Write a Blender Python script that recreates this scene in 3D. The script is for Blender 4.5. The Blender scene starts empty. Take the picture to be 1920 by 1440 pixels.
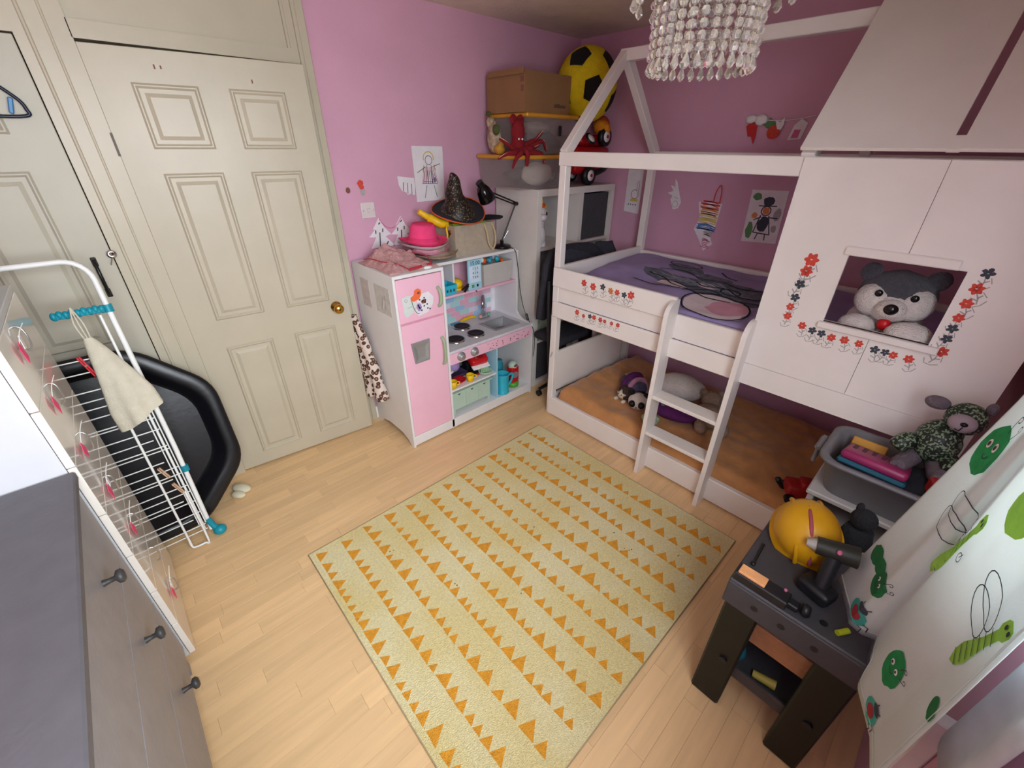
import bpy, bmesh, math, random
from mathutils import Vector, Matrix, Euler, noise
random.seed(7)
sc = bpy.context.scene
C = sc.collection
PI = math.pi

# ------------------------------------------------------------------ camera
cam_d = bpy.data.cameras.new('camera'); cam = bpy.data.objects.new('camera', cam_d); C.objects.link(cam)
cam_d.sensor_fit = 'HORIZONTAL'; cam_d.sensor_width = 36.0; cam_d.lens = 788.0 / 1920.0 * 36.0
cam_d.clip_start = 0.02
RIGHT = Vector((0.73087166, -0.68248809, 0.00605235)); DOWN = Vector((-0.33279145, -0.36409811, -0.86987494)); FWD = Vector((0.59588294, 0.63375277, -0.49323519))
M3 = Matrix((RIGHT, -DOWN, -FWD)).transposed()
cam.matrix_world = Matrix.Translation((0, 0, 1.666)) @ M3.to_4x4()
sc.camera = cam
# ------------------------------------------------------------------ view, world, daylight
sc.view_settings.view_transform = 'Standard'; sc.view_settings.look = 'None'
sc.view_settings.gamma = 1.0; sc.view_settings.use_curve_mapping = False
sc.view_settings.exposure = 0.38
try:
    sc.cycles.use_denoising = True; sc.cycles.max_bounces = 10; sc.cycles.diffuse_bounces = 6
    sc.cycles.transparent_max_bounces = 12; sc.cycles.caustics_reflective = False; sc.cycles.caustics_refractive = False
    sc.cycles.sample_clamp_indirect = 6.0
except Exception: pass
world = bpy.data.worlds.new('world'); sc.world = world; world.use_nodes = True
bgn = world.node_tree.nodes['Background']; bgn.inputs[1].default_value = 3.2
wn = world.node_tree; wtc = wn.nodes.new('ShaderNodeTexCoord'); wsx = wn.nodes.new('ShaderNodeSeparateXYZ'); wr = wn.nodes.new('ShaderNodeValToRGB')   # overcast sky over darker ground
wn.links.new(wtc.outputs['Generated'], wsx.inputs[0]); wn.links.new(wsx.outputs['Z'], wr.inputs['Fac']); wn.links.new(wr.outputs['Color'], bgn.inputs[0])
wr.color_ramp.elements[0].position = 0.0; wr.color_ramp.elements[0].color = (0.16, 0.16, 0.15, 1); wr.color_ramp.elements[1].position = 0.03; wr.color_ramp.elements[1].color = (0.78, 0.89, 1.0, 1)
ld = bpy.data.lights.new('daylight', 'AREA'); ld.shape = 'RECTANGLE'; ld.size = 1.30; ld.size_y = 1.0; ld.energy = 44; ld.color = (0.90, 0.96, 1.0); ld.spread = math.radians(155)
lo = bpy.data.objects.new('daylight', ld); C.objects.link(lo); lo.location = (0.18, -0.56, 1.66)
lo.rotation_euler = Euler((math.radians(68), 0, 0))

# ------------------------------------------------------------------ materials
def lin(h):
    h = h.lstrip('#'); c = [int(h[i:i+2], 16) / 255 for i in (0, 2, 4)]
    return tuple(((v + 0.055) / 1.055) ** 2.4 if v > 0.04045 else v / 12.92 for v in c) + (1,)
MATS = {}
def nd(nt, t, **k):
    n = nt.nodes.new(t)
    for a, v in k.items(): setattr(n, a, v)
    return n
def mat(name, col, rough=0.5, var=0.08, scale=12.0, bump=0.0, bscale=60.0, metal=0.0, alpha=1.0, trans=0.0, spec=0.5, sheen=0.0, emit=0.0, coat=0.0, translucent=0.0, rand=0.0, ior=1.45):
    if name in MATS: return MATS[name]
    m = bpy.data.materials.new(name); m.use_nodes = True; nt = m.node_tree; b = nt.nodes['Principled BSDF']
    c = lin(col)
    tc = nd(nt, 'ShaderNodeTexCoord'); L = nt.links
    nz = nd(nt, 'ShaderNodeTexNoise'); nz.inputs['Scale'].default_value = scale; nz.inputs['Detail'].default_value = 4
    L.new(tc.outputs['Object'], nz.inputs['Vector'])
    rp = nd(nt, 'ShaderNodeValToRGB'); e = rp.color_ramp.elements
    e[0].position = 0.3; e[1].position = 0.7
    e[0].color = tuple(max(0, v * (1 - var)) for v in c[:3]) + (1,); e[1].color = tuple(min(1, v * (1 + var)) for v in c[:3]) + (1,)
    L.new(nz.outputs['Fac'], rp.inputs['Fac']); out = rp.outputs['Color']
    if rand:
        oi = nd(nt, 'ShaderNodeObjectInfo'); hs = nd(nt, 'ShaderNodeHueSaturation'); mr = nd(nt, 'ShaderNodeMapRange')
        mr.inputs['To Min'].default_value = 1 - rand; mr.inputs['To Max'].default_value = 1 + rand
        L.new(oi.outputs['Random'], mr.inputs['Value']); L.new(mr.outputs['Result'], hs.inputs['Value']); L.new(out, hs.inputs['Color']); out = hs.outputs['Color']
    L.new(out, b.inputs['Base Color'])
    b.inputs['Roughness'].default_value = rough; b.inputs['Metallic'].default_value = metal; b.inputs['IOR'].default_value = ior
    b.inputs['Specular IOR Level'].default_value = spec; b.inputs['Alpha'].default_value = alpha
    b.inputs['Transmission Weight'].default_value = trans; b.inputs['Sheen Weight'].default_value = sheen; b.inputs['Coat Weight'].default_value = coat
    if bump:
        n2 = nd(nt, 'ShaderNodeTexNoise'); n2.inputs['Scale'].default_value = bscale; n2.inputs['Detail'].default_value = 5
        L.new(tc.outputs['Object'], n2.inputs['Vector'])
        bp = nd(nt, 'ShaderNodeBump'); bp.inputs['Strength'].default_value = bump; bp.inputs['Distance'].default_value = 0.01
        L.new(n2.outputs['Fac'], bp.inputs['Height']); L.new(bp.outputs['Normal'], b.inputs['Normal'])
    if translucent:
        tr = nd(nt, 'ShaderNodeBsdfTranslucent'); mx = nd(nt, 'ShaderNodeMixShader'); mx.inputs[0].default_value = translucent
        L.new(out, tr.inputs['Color']); L.new(b.outputs[0], mx.inputs[1]); L.new(tr.outputs[0], mx.inputs[2]); L.new(mx.outputs[0], nt.nodes['Material Output'].inputs['Surface'])
    MATS[name] = m; return m
def clear_mat(name, col, amount, rough=0.15):
    if name in MATS: return MATS[name]
    m = mat(name, col, rough, 0.05); nt = m.node_tree; L = nt.links
    t = nd(nt, 'ShaderNodeBsdfTransparent'); mx = nd(nt, 'ShaderNodeMixShader'); mx.inputs[0].default_value = amount
    L.new(nt.nodes['Principled BSDF'].outputs[0], mx.inputs[1]); L.new(t.outputs[0], mx.inputs[2]); L.new(mx.outputs[0], nt.nodes['Material Output'].inputs['Surface'])
    return m
def voronoi_mat(name, c_in, c_edge, scale, lo=0.25, hi=0.45, rough=0.9, metric='F1', spot=None):
    m = mat(name, c_in, rough, 0.0); nt = m.node_tree; L = nt.links; b = nt.nodes['Principled BSDF']
    tc = nd(nt, 'ShaderNodeTexCoord'); v = nd(nt, 'ShaderNodeTexVoronoi'); v.feature = metric; v.inputs['Scale'].default_value = scale
    L.new(tc.outputs['Object'], v.inputs['Vector'])
    r = nd(nt, 'ShaderNodeValToRGB'); r.color_ramp.elements[0].position = lo; r.color_ramp.elements[1].position = hi
    r.color_ramp.elements[0].color = lin(c_in); r.color_ramp.elements[1].color = lin(c_edge)
    if spot:
        e = r.color_ramp.elements.new(lo * 0.55); e.color = lin(spot); e2 = r.color_ramp.elements.new(lo * 0.5); e2.color = lin(c_edge)
    L.new(v.outputs['Distance'], r.inputs['Fac']); L.new(r.outputs['Color'], b.inputs['Base Color']); return m
def leo_mat(name):
    m = mat(name, 'd9cabd', .95, 0.0, bump=.4, bscale=200); nt = m.node_tree; L = nt.links; b = nt.nodes['Principled BSDF']
    tc = nd(nt, 'ShaderNodeTexCoord'); v = nd(nt, 'ShaderNodeTexVoronoi'); v.inputs['Scale'].default_value = 36; L.new(tc.outputs['Object'], v.inputs['Vector'])
    r = nd(nt, 'ShaderNodeValToRGB'); r.color_ramp.interpolation = 'CONSTANT'; e = r.color_ramp.elements
    e[0].position = 0.0; e[0].color = lin('a5806a'); e[1].position = .22; e[1].color = lin('54382f'); k = e.new(.47); k.color = lin('dccdc2')
    L.new(v.outputs['Distance'], r.inputs['Fac']); L.new(r.outputs['Color'], b.inputs['Base Color']); return m
def glitter_mat(name, base, spark, scale, frac=0.75):
    m = mat(name, base, 0.5, 0.0); nt = m.node_tree; L = nt.links; b = nt.nodes['Principled BSDF']
    tc = nd(nt, 'ShaderNodeTexCoord'); v = nd(nt, 'ShaderNodeTexVoronoi'); v.inputs['Scale'].default_value = scale
    L.new(tc.outputs['Object'], v.inputs['Vector'])
    sx = nd(nt, 'ShaderNodeSeparateColor'); L.new(v.outputs['Color'], sx.inputs[0])
    r = nd(nt, 'ShaderNodeValToRGB'); r.color_ramp.elements[0].position = frac; r.color_ramp.elements[1].position = frac + 0.08
    r.color_ramp.elements[0].color = lin(base); r.color_ramp.elements[1].color = lin(spark)
    L.new(sx.outputs[0], r.inputs['Fac']); L.new(r.outputs['Color'], b.inputs['Base Color']); return m

WHITE = mat('white_board', 'ece6e2', 0.42, 0.03, 6)
WHITE_GLOSS = mat('white_gloss', 'e2dcd4', 0.12, 0.02, 4, coat=0.3)
WHITE_MAT = mat('white_plain', 'eeeeee', 0.5, 0.03)
CREAM = mat('cream_gloss_paint', 'beb6a2', 0.36, 0.04, 5, bump=0.05, bscale=30)
CREAM2 = mat('cream_cupboard_paint', 'b7b3a3', 0.42, 0.04, 5, bump=0.05, bscale=30)
PINK = mat('pink_wall_paint', 'd4a3bb', 0.75, 0.04, 3, bump=0.12, bscale=140)
CEIL = mat('ceiling_plaster', 'e2d9c8', 0.9, 0.05, 10, bump=0.4, bscale=70)
BLACK = mat('black_plastic', '14151a', 0.42, 0.1)
BLACKM = mat('black_metal', '111111', 0.3, 0.1)
DARKGREY = mat('dark_grey_fabric', '45454a', 0.9, 0.12, 40, bump=0.3, bscale=300)
METAL = mat('brushed_metal', 'b9bbbd', 0.28, 0.08, 20, metal=0.9)
CHROME = mat('chrome', 'd0d2d4', 0.12, 0.02, metal=1.0)
BRASS = mat('brass', 'c79a45', 0.22, 0.08, metal=1.0)
TEAL = mat('teal_plastic', '0f8ba0', 0.4, 0.1)
PAPER = mat('paper', 'e6e2e6', 0.85, 0.04, 20)
WIRE = mat('white_coated_wire', 'e9ebea', 0.4, 0.03)
RED = mat('red_plastic', 'c5161d', 0.35, 0.08)
YEL = mat('yellow_plastic', 'f2c616', 0.4, 0.06)
INKR = mat('red_ink', 'd04a3c', 0.8, 0.15, 80); INKD = mat('dark_ink', '3f4550', 0.8, 0.15, 80); INKG = mat('grey_ink', 'a9a6a4', 0.85, 0.1, 80)
INKB = mat('blue_ink', '4a78b5', 0.8, 0.1, 80); INKO = mat('orange_ink', 'd98a55', 0.8, 0.1, 80); INKP = mat('pink_ink', 'd06a92', 0.8, 0.1, 80); INKY = mat('yellow_ink', 'd3b95c', 0.8, 0.1, 80)
INKGR = mat('green_ink', '5f8f5a', 0.8, 0.1, 80); INKBR = mat('brown_ink', '7d5347', 0.8, 0.1, 80)

# ------------------------------------------------------------------ mesh builder
class MB:
    def __init__(s): s.v = []; s.f = []; s.sm = []
    def add(s, vs, fs, smooth=False):
        o = len(s.v); s.v += [Vector(p) for p in vs]; s.f += [tuple(i + o for i in f) for f in fs]; s.sm += [smooth] * len(fs); return s
    def box(s, x0, x1, y0, y1, z0, z1, bev=0.0, rot=None, seg=1):
        c = Vector(((x0 + x1) / 2, (y0 + y1) / 2, (z0 + z1) / 2)); return s.obox(c, (abs(x1 - x0), abs(y1 - y0), abs(z1 - z0)), rot, bev, seg)
    def obox(s, c, size, rot=None, bev=0.0, seg=1):
        c = Vector(c); h = [d / 2 for d in size]
        if bev > 0:
            bm = bmesh.new(); bmesh.ops.create_cube(bm, size=1)
            for v in bm.verts: v.co = Vector((v.co.x * size[0], v.co.y * size[1], v.co.z * size[2]))
            bmesh.ops.bevel(bm, geom=bm.edges[:], offset=min(bev, min(size) * 0.45), segments=seg, affect='EDGES', profile=0.5)
            bm.verts.index_update(); vs = [v.co.copy() for v in bm.verts]; fs = [[v.index for v in f.verts] for f in bm.faces]; bm.free(); sm = seg > 1
        else:
            vs = [Vector((a * h[0], b * h[1], d * h[2])) for a in (-1, 1) for b in (-1, 1) for d in (-1, 1)]
            fs = [(0, 1, 3, 2), (4, 6, 7, 5), (0, 4, 5, 1), (2, 3, 7, 6), (0, 2, 6, 4), (1, 5, 7, 3)]; sm = False
        if rot is not None: vs = [rot @ v for v in vs]
        return s.add([c + v for v in vs], fs, sm)
    def cyl(s, p0, p1, r0, r1=None, n=14, caps=True, smooth=True):
        p0 = Vector(p0); p1 = Vector(p1); r1 = r0 if r1 is None else r1; d = (p1 - p0).normalized()
        a = d.orthogonal().normalized(); b = d.cross(a); vs = []
        for p, r in ((p0, r0), (p1, r1)):
            for i in range(n): t = 2 * PI * i / n; vs.append(p + (a * math.cos(t) + b * math.sin(t)) * r)
        s.add(vs, [(i, (i + 1) % n, n + (i + 1) % n, n + i) for i in range(n)], smooth)
        if caps: s.add(vs[:n], [tuple(range(n - 1, -1, -1))]); s.add(vs[n:], [tuple(range(n))])
        return s
    def tube(s, pts, r, n=8, closed=False, caps=True):
        pts = [Vector(p) for p in pts]; N = len(pts); rs = r if isinstance(r, (list, tuple)) else [r] * N; vs = []; a = None
        for i in range(N):
            if closed: d = pts[(i + 1) % N] - pts[i - 1]
            else: d = pts[min(i + 1, N - 1)] - pts[max(i - 1, 0)]
            d.normalize()
            if a is None: a = d.orthogonal().normalized()
            a = (a - d * a.dot(d)); a = a.normalized() if a.length > 1e-6 else d.orthogonal().normalized(); b = d.cross(a)
            for k in range(n): t = 2 * PI * k / n; vs.append(pts[i] + (a * math.cos(t) + b * math.sin(t)) * rs[i])
        fs = []
        for i in range(N if closed else N - 1):
            j = (i + 1) % N
            for k in range(n): fs.append((i * n + k, i * n + (k + 1) % n, j * n + (k + 1) % n, j * n + k))
        s.add(vs, fs, True)
        if caps and not closed: s.add(vs[:n], [tuple(range(n - 1, -1, -1))]); s.add(vs[-n:], [tuple(range(n))])
        return s
    def lathe(s, c, prof, n=24, rot=None, wob=None, sy=1.0):
        c = Vector(c); vs = []
        for r, z in prof:
            for i in range(n):
                t = 2 * PI * i / n; p = Vector((r * math.cos(t), r * math.sin(t) * sy, z))
                if wob: p = wob(p, t)
                vs.append(c + (rot @ p if rot is not None else p))
        fs = [(j * n + i, j * n + (i + 1) % n, (j + 1) * n + (i + 1) % n, (j + 1) * n + i) for j in range(len(prof) - 1) for i in range(n)]
        return s.add(vs, fs, True)
    def ell(s, c, r, rot=None, nu=20, nv=12, amp=0.0, freq=8.0, seed=0):
        c = Vector(c); vs = []; fs = []
        for j in range(nv + 1):
            ph = PI * j / nv
            for i in range(nu):
                t = 2 * PI * i / nu; u = Vector((math.sin(ph) * math.cos(t), math.sin(ph) * math.sin(t), math.cos(ph)))
                k = 1 + (amp * noise.noise(u * freq * 0.5 + Vector((seed, seed * 1.7, 0))) if amp else 0)
                p = Vector((u.x * r[0], u.y * r[1], u.z * r[2])) * k
                vs.append(c + (rot @ p if rot is not None else p))
        for j in range(nv):
            for i in range(nu): fs.append((j * nu + i, (j + 1) * nu + i, (j + 1) * nu + (i + 1) % nu, j * nu + (i + 1) % nu))
        return s.add(vs, fs, True)
    def prism(s, pts, o, u, w, th):
        o = Vector(o); u = Vector(u); w = Vector(w); n = u.cross(w).normalized() * th; N = len(pts)
        a = [o + u * x + w * y for x, y in pts]; b = [p + n for p in a]
        return s.add(a + b, [tuple(range(N - 1, -1, -1)), tuple(range(N, 2 * N))] + [(i, (i + 1) % N, N + (i + 1) % N, N + i) for i in range(N)])
    def grid(s, fn, nu, nv, smooth=True, th=0.0):
        vs = [Vector(fn(i / nu, j / nv)) for j in range(nv + 1) for i in range(nu + 1)]
        fs = [(j * (nu + 1) + i, j * (nu + 1) + i + 1, (j + 1) * (nu + 1) + i + 1, (j + 1) * (nu + 1) + i) for j in range(nv) for i in range(nu)]
        if not th: return s.add(vs, fs, smooth)
        W = nu + 1; nrm = []
        for j in range(nv + 1):
            for i in range(W):
                a = vs[j * W + min(i + 1, nu)] - vs[j * W + max(i - 1, 0)]; b = vs[min(j + 1, nv) * W + i] - vs[max(j - 1, 0) * W + i]
                q = a.cross(b); nrm.append(q.normalized() if q.length > 1e-12 else Vector((0, 0, 1)))
        N = len(vs); bk = [v - q * th for v, q in zip(vs, nrm)]
        rim = [j * W for j in range(nv + 1)] ; per = list(range(W)) + [j * W + nu for j in range(1, nv + 1)] + [nv * W + i for i in range(nu - 1, -1, -1)] + [j * W for j in range(nv - 1, 0, -1)]
        f2 = fs + [tuple(N + k for k in reversed(f)) for f in fs] + [(per[k], N + per[k], N + per[(k + 1) % len(per)], per[(k + 1) % len(per)]) for k in range(len(per))]
        return s.add(vs + bk, f2, smooth)
    def stroke(s, pts, w, mp):
        # a flat ribbon of width w along 2-D points, laid on a surface by mp(u, v)
        P = [Vector((p[0], p[1], 0)) for p in pts]; A = []; B = []
        for i in range(len(P)):
            d = P[min(i + 1, len(P) - 1)] - P[max(i - 1, 0)]
            if d.length < 1e-9: d = Vector((1, 0, 0))
            d.normalize(); q = Vector((-d.y, d.x, 0)) * w / 2; A.append(mp(*(P[i] + q).xy)); B.append(mp(*(P[i] - q).xy))
        N = len(P); return s.add(A + B, [(i, i + 1, N + i + 1, N + i) for i in range(N - 1)])
    def blob(s, cx, cy, rx, ry, mp, ang=0.0, n=18, rings=3, jag=0.0):
        vs = [mp(cx, cy)]; ca, sa = math.cos(ang), math.sin(ang)
        for k in range(1, rings + 1):
            for i in range(n):
                t = 2 * PI * i / n; q = k / rings * (1 + (random.uniform(-jag, jag) if k == rings else 0)); x = rx * q * math.cos(t); y = ry * q * math.sin(t)
                vs.append(mp(cx + x * ca - y * sa, cy + x * sa + y * ca))
        fs = [(0, 1 + i, 1 + (i + 1) % n) for i in range(n)]
        for k in range(rings - 1):
            a = 1 + k * n; b = a + n; fs += [(a + i, b + i, b + (i + 1) % n, a + (i + 1) % n) for i in range(n)]
        return s.add(vs, fs)
    def poly(s, pts, mp): return s.add([mp(x, y) for x, y in pts], [tuple(range(len(pts)))])
    def mesh(s, name, m, xf=None):
        me = bpy.data.meshes.new(name); vs = [xf @ v for v in s.v] if xf is not None else s.v
        me.from_pydata([tuple(v) for v in vs], [], s.f); me.polygons.foreach_set('use_smooth', s.sm); me.materials.append(m); me.update(); return me

def obj(name, mb, m, parent=None, world=True):
    xf = None
    if parent is not None and world: xf = parent.matrix_basis.inverted() if parent.parent is None else (parent.parent.matrix_basis @ parent.matrix_basis).inverted()
    me = mb if isinstance(mb, bpy.types.Mesh) else mb.mesh(name, m, xf)
    o = bpy.data.objects.new(name, me); C.objects.link(o); o.parent = parent; return o
def tag(o, label, cat, group=None):
    o['label'] = label; o['category'] = cat
    if group: o['group'] = group
    return o
def thing(name, label, cat, loc, rz=0.0, group=None, rot=None):
    o = bpy.data.objects.new(name, None); C.objects.link(o); o.empty_display_size = 0.05
    o.matrix_basis = Matrix.Translation(loc) @ (rot.to_4x4() if rot is not None else Matrix.Rotation(rz, 4, 'Z')); return tag(o, label, cat, group)
def single(name, mb, m, label, cat, group=None): return tag(obj(name, mb, m), label, cat, group)
def struct(name, mb, m, parent=None):
    o = obj(name, mb, m, parent)
    if parent is None: o['kind'] = 'structure'
    return o
def place(name, me, loc, parent=None, rot=None, scale=1.0):
    # a copy that shares mesh data, loc in the parent's own frame
    o = bpy.data.objects.new(name, me); C.objects.link(o); o.parent = parent
    o.matrix_basis = Matrix.Translation(loc) @ (rot.to_4x4() if rot is not None else Matrix.Identity(4)) @ Matrix.Scale(scale, 4); return o
def RZ(a): return Matrix.Rotation(a, 3, 'Z')
def RX(a): return Matrix.Rotation(a, 3, 'X')
def RY(a): return Matrix.Rotation(a, 3, 'Y')
def arc(cx, cy, r, a0, a1, n=12, ry=None): return [(cx + r * math.cos(a0 + (a1 - a0) * i / n), cy + (ry or r) * math.sin(a0 + (a1 - a0) * i / n)) for i in range(n + 1)]
def smoothpath(pts, n=8):
    P = [Vector(p) for p in pts]; out = []
    for i in range(len(P) - 1):
        a = P[max(i - 1, 0)]; b = P[i]; c = P[i + 1]; d = P[min(i + 2, len(P) - 1)]
        for k in range(n): t = k / n; out.append(0.5 * ((2 * b) + (c - a) * t + (2 * a - 5 * b + 4 * c - d) * t * t + (3 * b - a - 3 * c + d) * t ** 3))
    return out + [P[-1]]

# ================================================================== ROOM
XL, XR, YF, YB, ZC = -0.85, 2.95, -0.33, 2.44, 2.325
struct('ceiling', MB().box(XL - .1, XR + .1, YF - .14, YB + .4, ZC, ZC + .1), CEIL)
struct('wall_right', MB().box(XR, XR + .1, YF - .14, YB + .4, -.1, ZC), PINK)
struct('wall_left', MB().box(XL - .1, XL, YF - .14, YB + .4, -.1, ZC), PINK)
struct('wall_back', MB().box(.985, XR, YB, YB + .1, -.1, ZC), PINK)
hall = MB(); hall.box(XL, .985, YB + .22, YB + .3, -.1, ZC)
struct('wall_hall', hall, mat('hall_paint', '8a8073', 0.8))
WX0, WX1, WZ0, WZ1 = -0.58, 1.12, 0.985, 2.17
wf = MB(); wf.box(XL, WX0, YF - .12, YF, -.1, ZC); wf.box(WX1, XR, YF - .12, YF, -.1, ZC); wf.box(WX0, WX1, YF - .12, YF, -.1, WZ0); wf.box(WX0, WX1, YF - .12, YF, WZ1, ZC)
struct('wall_front', wf, PINK)
# window (behind the photographer): frame, mullion, sill and panes
win = bpy.data.objects.new('window_1', None); C.objects.link(win); win.location = (0, YF - .06, WZ0); win['kind'] = 'structure'
f = MB(); t = .05
f.box(WX0, WX1, YF - .09, YF - .04, WZ0, WZ0 + t); f.box(WX0, WX1, YF - .09, YF - .04, WZ1 - t, WZ1); f.box(WX0, WX0 + t, YF - .09, YF - .04, WZ0 + t, WZ1 - t); f.box(WX1 - t, WX1, YF - .09, YF - .04, WZ0 + t, WZ1 - t)
WINM = mat('window_plastic', 'f2f2f2', 0.35, 0.02); obj('window_frame', f, WINM, win); obj('mullion', MB().box(.22, .27, YF - .09, YF - .04, WZ0 + t, WZ1 - t), WINM, win)
obj('window_sill', MB().box(WX0 - .04, WX1 + .04, YF - .04, YF + .02, WZ0 - .03, WZ0, .004), WINM, win)
GLASS = clear_mat('window_glass', 'dfe8ea', 0.94, 0.02)
for a, b in ((WX0 + t, .22), (.27, WX1 - t)): obj('pane', MB().box(a, b, YF - .068, YF - .062, WZ0 + t, WZ1 - t), GLASS, win)

# ---- floor: each printed strip of the laminate is its own piece
FW = mat('laminate_wood', 'e2bd8e', 0.42, 0.07, 9, bump=0.02, rand=0.075)
nt = FW.node_tree
for n in nt.nodes:
    if n.type == 'TEX_NOISE' and n.inputs['Scale'].default_value == 9:
        mp_ = nd(nt, 'ShaderNodeMapping'); mp_.inputs['Scale'].default_value = (0.35, 4.5, 1); tcn = nd(nt, 'ShaderNodeTexCoord'); oi = nd(nt, 'ShaderNodeObjectInfo')
        va = nd(nt, 'ShaderNodeVectorMath'); va.operation = 'ADD'; mu = nd(nt, 'ShaderNodeVectorMath'); mu.operation = 'SCALE'; mu.inputs[3].default_value = 30
        cx = nd(nt, 'ShaderNodeCombineXYZ'); nt.links.new(oi.outputs['Random'], cx.inputs[0]); nt.links.new(oi.outputs['Random'], cx.inputs[1]); nt.links.new(cx.outputs[0], mu.inputs[0])
        nt.links.new(tcn.outputs['Object'], va.inputs[0]); nt.links.new(mu.outputs[0], va.inputs[1]); nt.links.new(va.outputs[0], mp_.inputs[0]); nt.links.new(mp_.outputs[0], n.inputs['Vector'])
floor = struct('floor', MB().box(XL, XR, YF, YB + .25, -.1, -.004), mat('floor_joint', 'c29a6c', 0.6))
SW = 0.0645; LENS = (0.31, 0.38, 0.46, 0.54); G = 0.0002
smesh = {l: MB().box(-l / 2 + G, l / 2 - G, -SW / 2 + G, SW / 2 - G, -.0045, 0, .0004).mesh('plank', FW) for l in LENS}
rest = MB(); rr = random.Random(3); nrow = int((YB + .2 - YF) / SW) + 1
def floor_seen(x0, x1, y0, y1):
    if x1 < -.30 or x0 > 1.96 or y0 > 2.44: return False
    if x0 > .20 and x1 < 1.76 and y0 > .28 and y1 < 1.59: return False
    if y0 > 1.97 and x0 > 1.02: return False
    if x0 > 1.5 and y1 < .2: return False
    if y1 < -.05 and x0 > -.3 and x1 < 1.2: return False
    if y1 < .5 and x1 < .35: return False
    return True
for r in range(nrow):
    yc = YF + SW * (r + .5); x = XL - rr.uniform(0, .5)
    while x < XR:
        l = rr.choice(LENS); x0, x1 = x, x + l; x += l
        if x1 > XR: l = None
        if l and x0 > XL and floor_seen(x0, x1, yc - SW / 2, yc + SW / 2): place('plank', smesh[l], ((x0 + x1) / 2, yc, 0), floor)
        else:
            x0 = max(x0, XL); x1 = min(x1, XR)
            if x1 - x0 > .01: rest.box(x0 + G, x1 - G, yc - SW / 2 + G, yc + SW / 2 - G, -.0045, 0)
ro = obj('plank_remainder', rest, FW, floor); ro['kind'] = 'stuff'

# ---- cream fitted panelling, door frame, doors in the back wall
tr = MB()
tr.box(.008, .158, YB - .005, YB + .12, 0, ZC)                       # post between cupboard and door
tr.box(.155, .905, YB - .005, YB + .1, 1.988, 2.043)                  # lintel
tr.box(.935, .985, YB - .018, YB + .12, 0, ZC)                       # architrave
tr.box(.905, .937, YB - .005, YB + .12, 1.988, ZC)
tr.box(.155, .905, YB + .012, YB + .1, 2.043, ZC)                    # fixed panel over the door
tr.box(XL, .008, YB - .003, YB + .1, 1.985, ZC)
frame1 = struct('trim_1', tr, CREAM)
obj('rounded_bead', MB().cyl((.045, YB - .006, 0), (.045, YB - .006, ZC), .006, n=8).cyl((.1, YB - .004, 0), (.1, YB - .004, ZC), .005, n=8), CREAM, frame1)
obj('stop_bead', MB().box(.895, .905, YB - .001, YB + .02, 2.043, ZC).box(.95, .985, YB - .026, YB - .018, 0, ZC, .003), CREAM, frame1)
obj('strike_plate', MB().box(.925, .936, YB - .007, YB - .004, 1.665, 1.735).box(.928, .934, YB - .009, YB - .006, 1.69, 1.71), mat('painted_plate', 'b5a888', 0.4), frame1)
sk = MB(); sk.box(.985, 2.95, YB - .016, YB, 0, .09, .004)
struct('baseboard_back', sk, mat('skirting_white', 'e9e6e0', 0.4))
struct('baseboard_right', MB().box(XR - .016, XR, YF, YB - .017, 0, .09, .004), MATS['skirting_white'])
struct('trim_2', MB().box(.16, .93, YB + .0, YB + .03, 0, .006, .002), BRASS)          # threshold strip

def panel_door(name, loc, rz, width, height, panels, m):
    d = bpy.data.objects.new(name, None); C.objects.link(d); d.matrix_basis = Matrix.Translation(loc) @ Matrix.Rotation(rz, 4, 'Z'); d['kind'] = 'structure'
    obj('door_leaf', MB().box(0, width, 0, .038, .008, height, .002), m, d, False)
    for (u0, u1, z0, z1) in panels:
        p = MB(); w = .014
        def ring(a, h0, h1, wd):
            vs = []
            for k, h in ((a, h0), (a + wd, h1)):
                vs += [(u0 + k, -h, z0 + k), (u1 - k, -h, z0 + k), (u1 - k, -h, z1 - k), (u0 + k, -h, z1 - k)]
            p.add(vs, [(i, (i + 1) % 4, 4 + (i + 1) % 4, 4 + i) for i in range(4)])
        ring(0, 0.0005, .009, .007); ring(.007, .009, .009, .004); ring(.011, .009, .0008, .007); ring(.018, .0008, .0008, .014); ring(.032, .0008, .009, .014)
        k = .046; p.add([(u0 + k, -.009, z0 + k), (u1 - k, -.009, z0 + k), (u1 - k, -.009, z1 - k), (u0 + k, -.009, z1 - k)], [(0, 1, 2, 3)])
        obj('panel', p, m, d, False)
    return d
DPAN = [(.116, .333, 1.645, 1.868), (.440, .660, 1.645, 1.868), (.116, .333, .905, 1.555), (.440, .660, .905, 1.555), (.116, .333, .09, .76), (.440, .660, .09, .76)]
d1 = panel_door('door_1', (.158, 2.436, 0), -math.radians(5.9), .762, 1.978, DPAN, CREAM)
kn = obj('door_knob', MB().lathe((.688, 0, .862), [(.001, 0), (.030, 0), (.030, .006), (.013, .008), (.011, .03), (.02, .036), (.027, .048), (.026, .06), (.017, .068), (.001, .07)], 20, RX(PI / 2)), BRASS, d1, False)
obj('keyhole', MB().cyl((.688, -.068, .862), (.688, -.0715, .862), .005, n=10), BLACKM, kn, False)
obj('hinge', MB().box(-.005, .003, -.004, .002, 1.62, 1.70), mat('hinge_metal', '5d5342', 0.5), d1, False)
obj('nail_mark', MB().box(.205, .21, -.0012, 0, 1.915, 1.93).box(.225, .23, -.0012, 0, 1.917, 1.928), INKBR, d1, False)
obj('nail_mark', MB().box(.535, .54, -.0012, 0, 1.892, 1.906), INKBR, d1, False)
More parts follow.
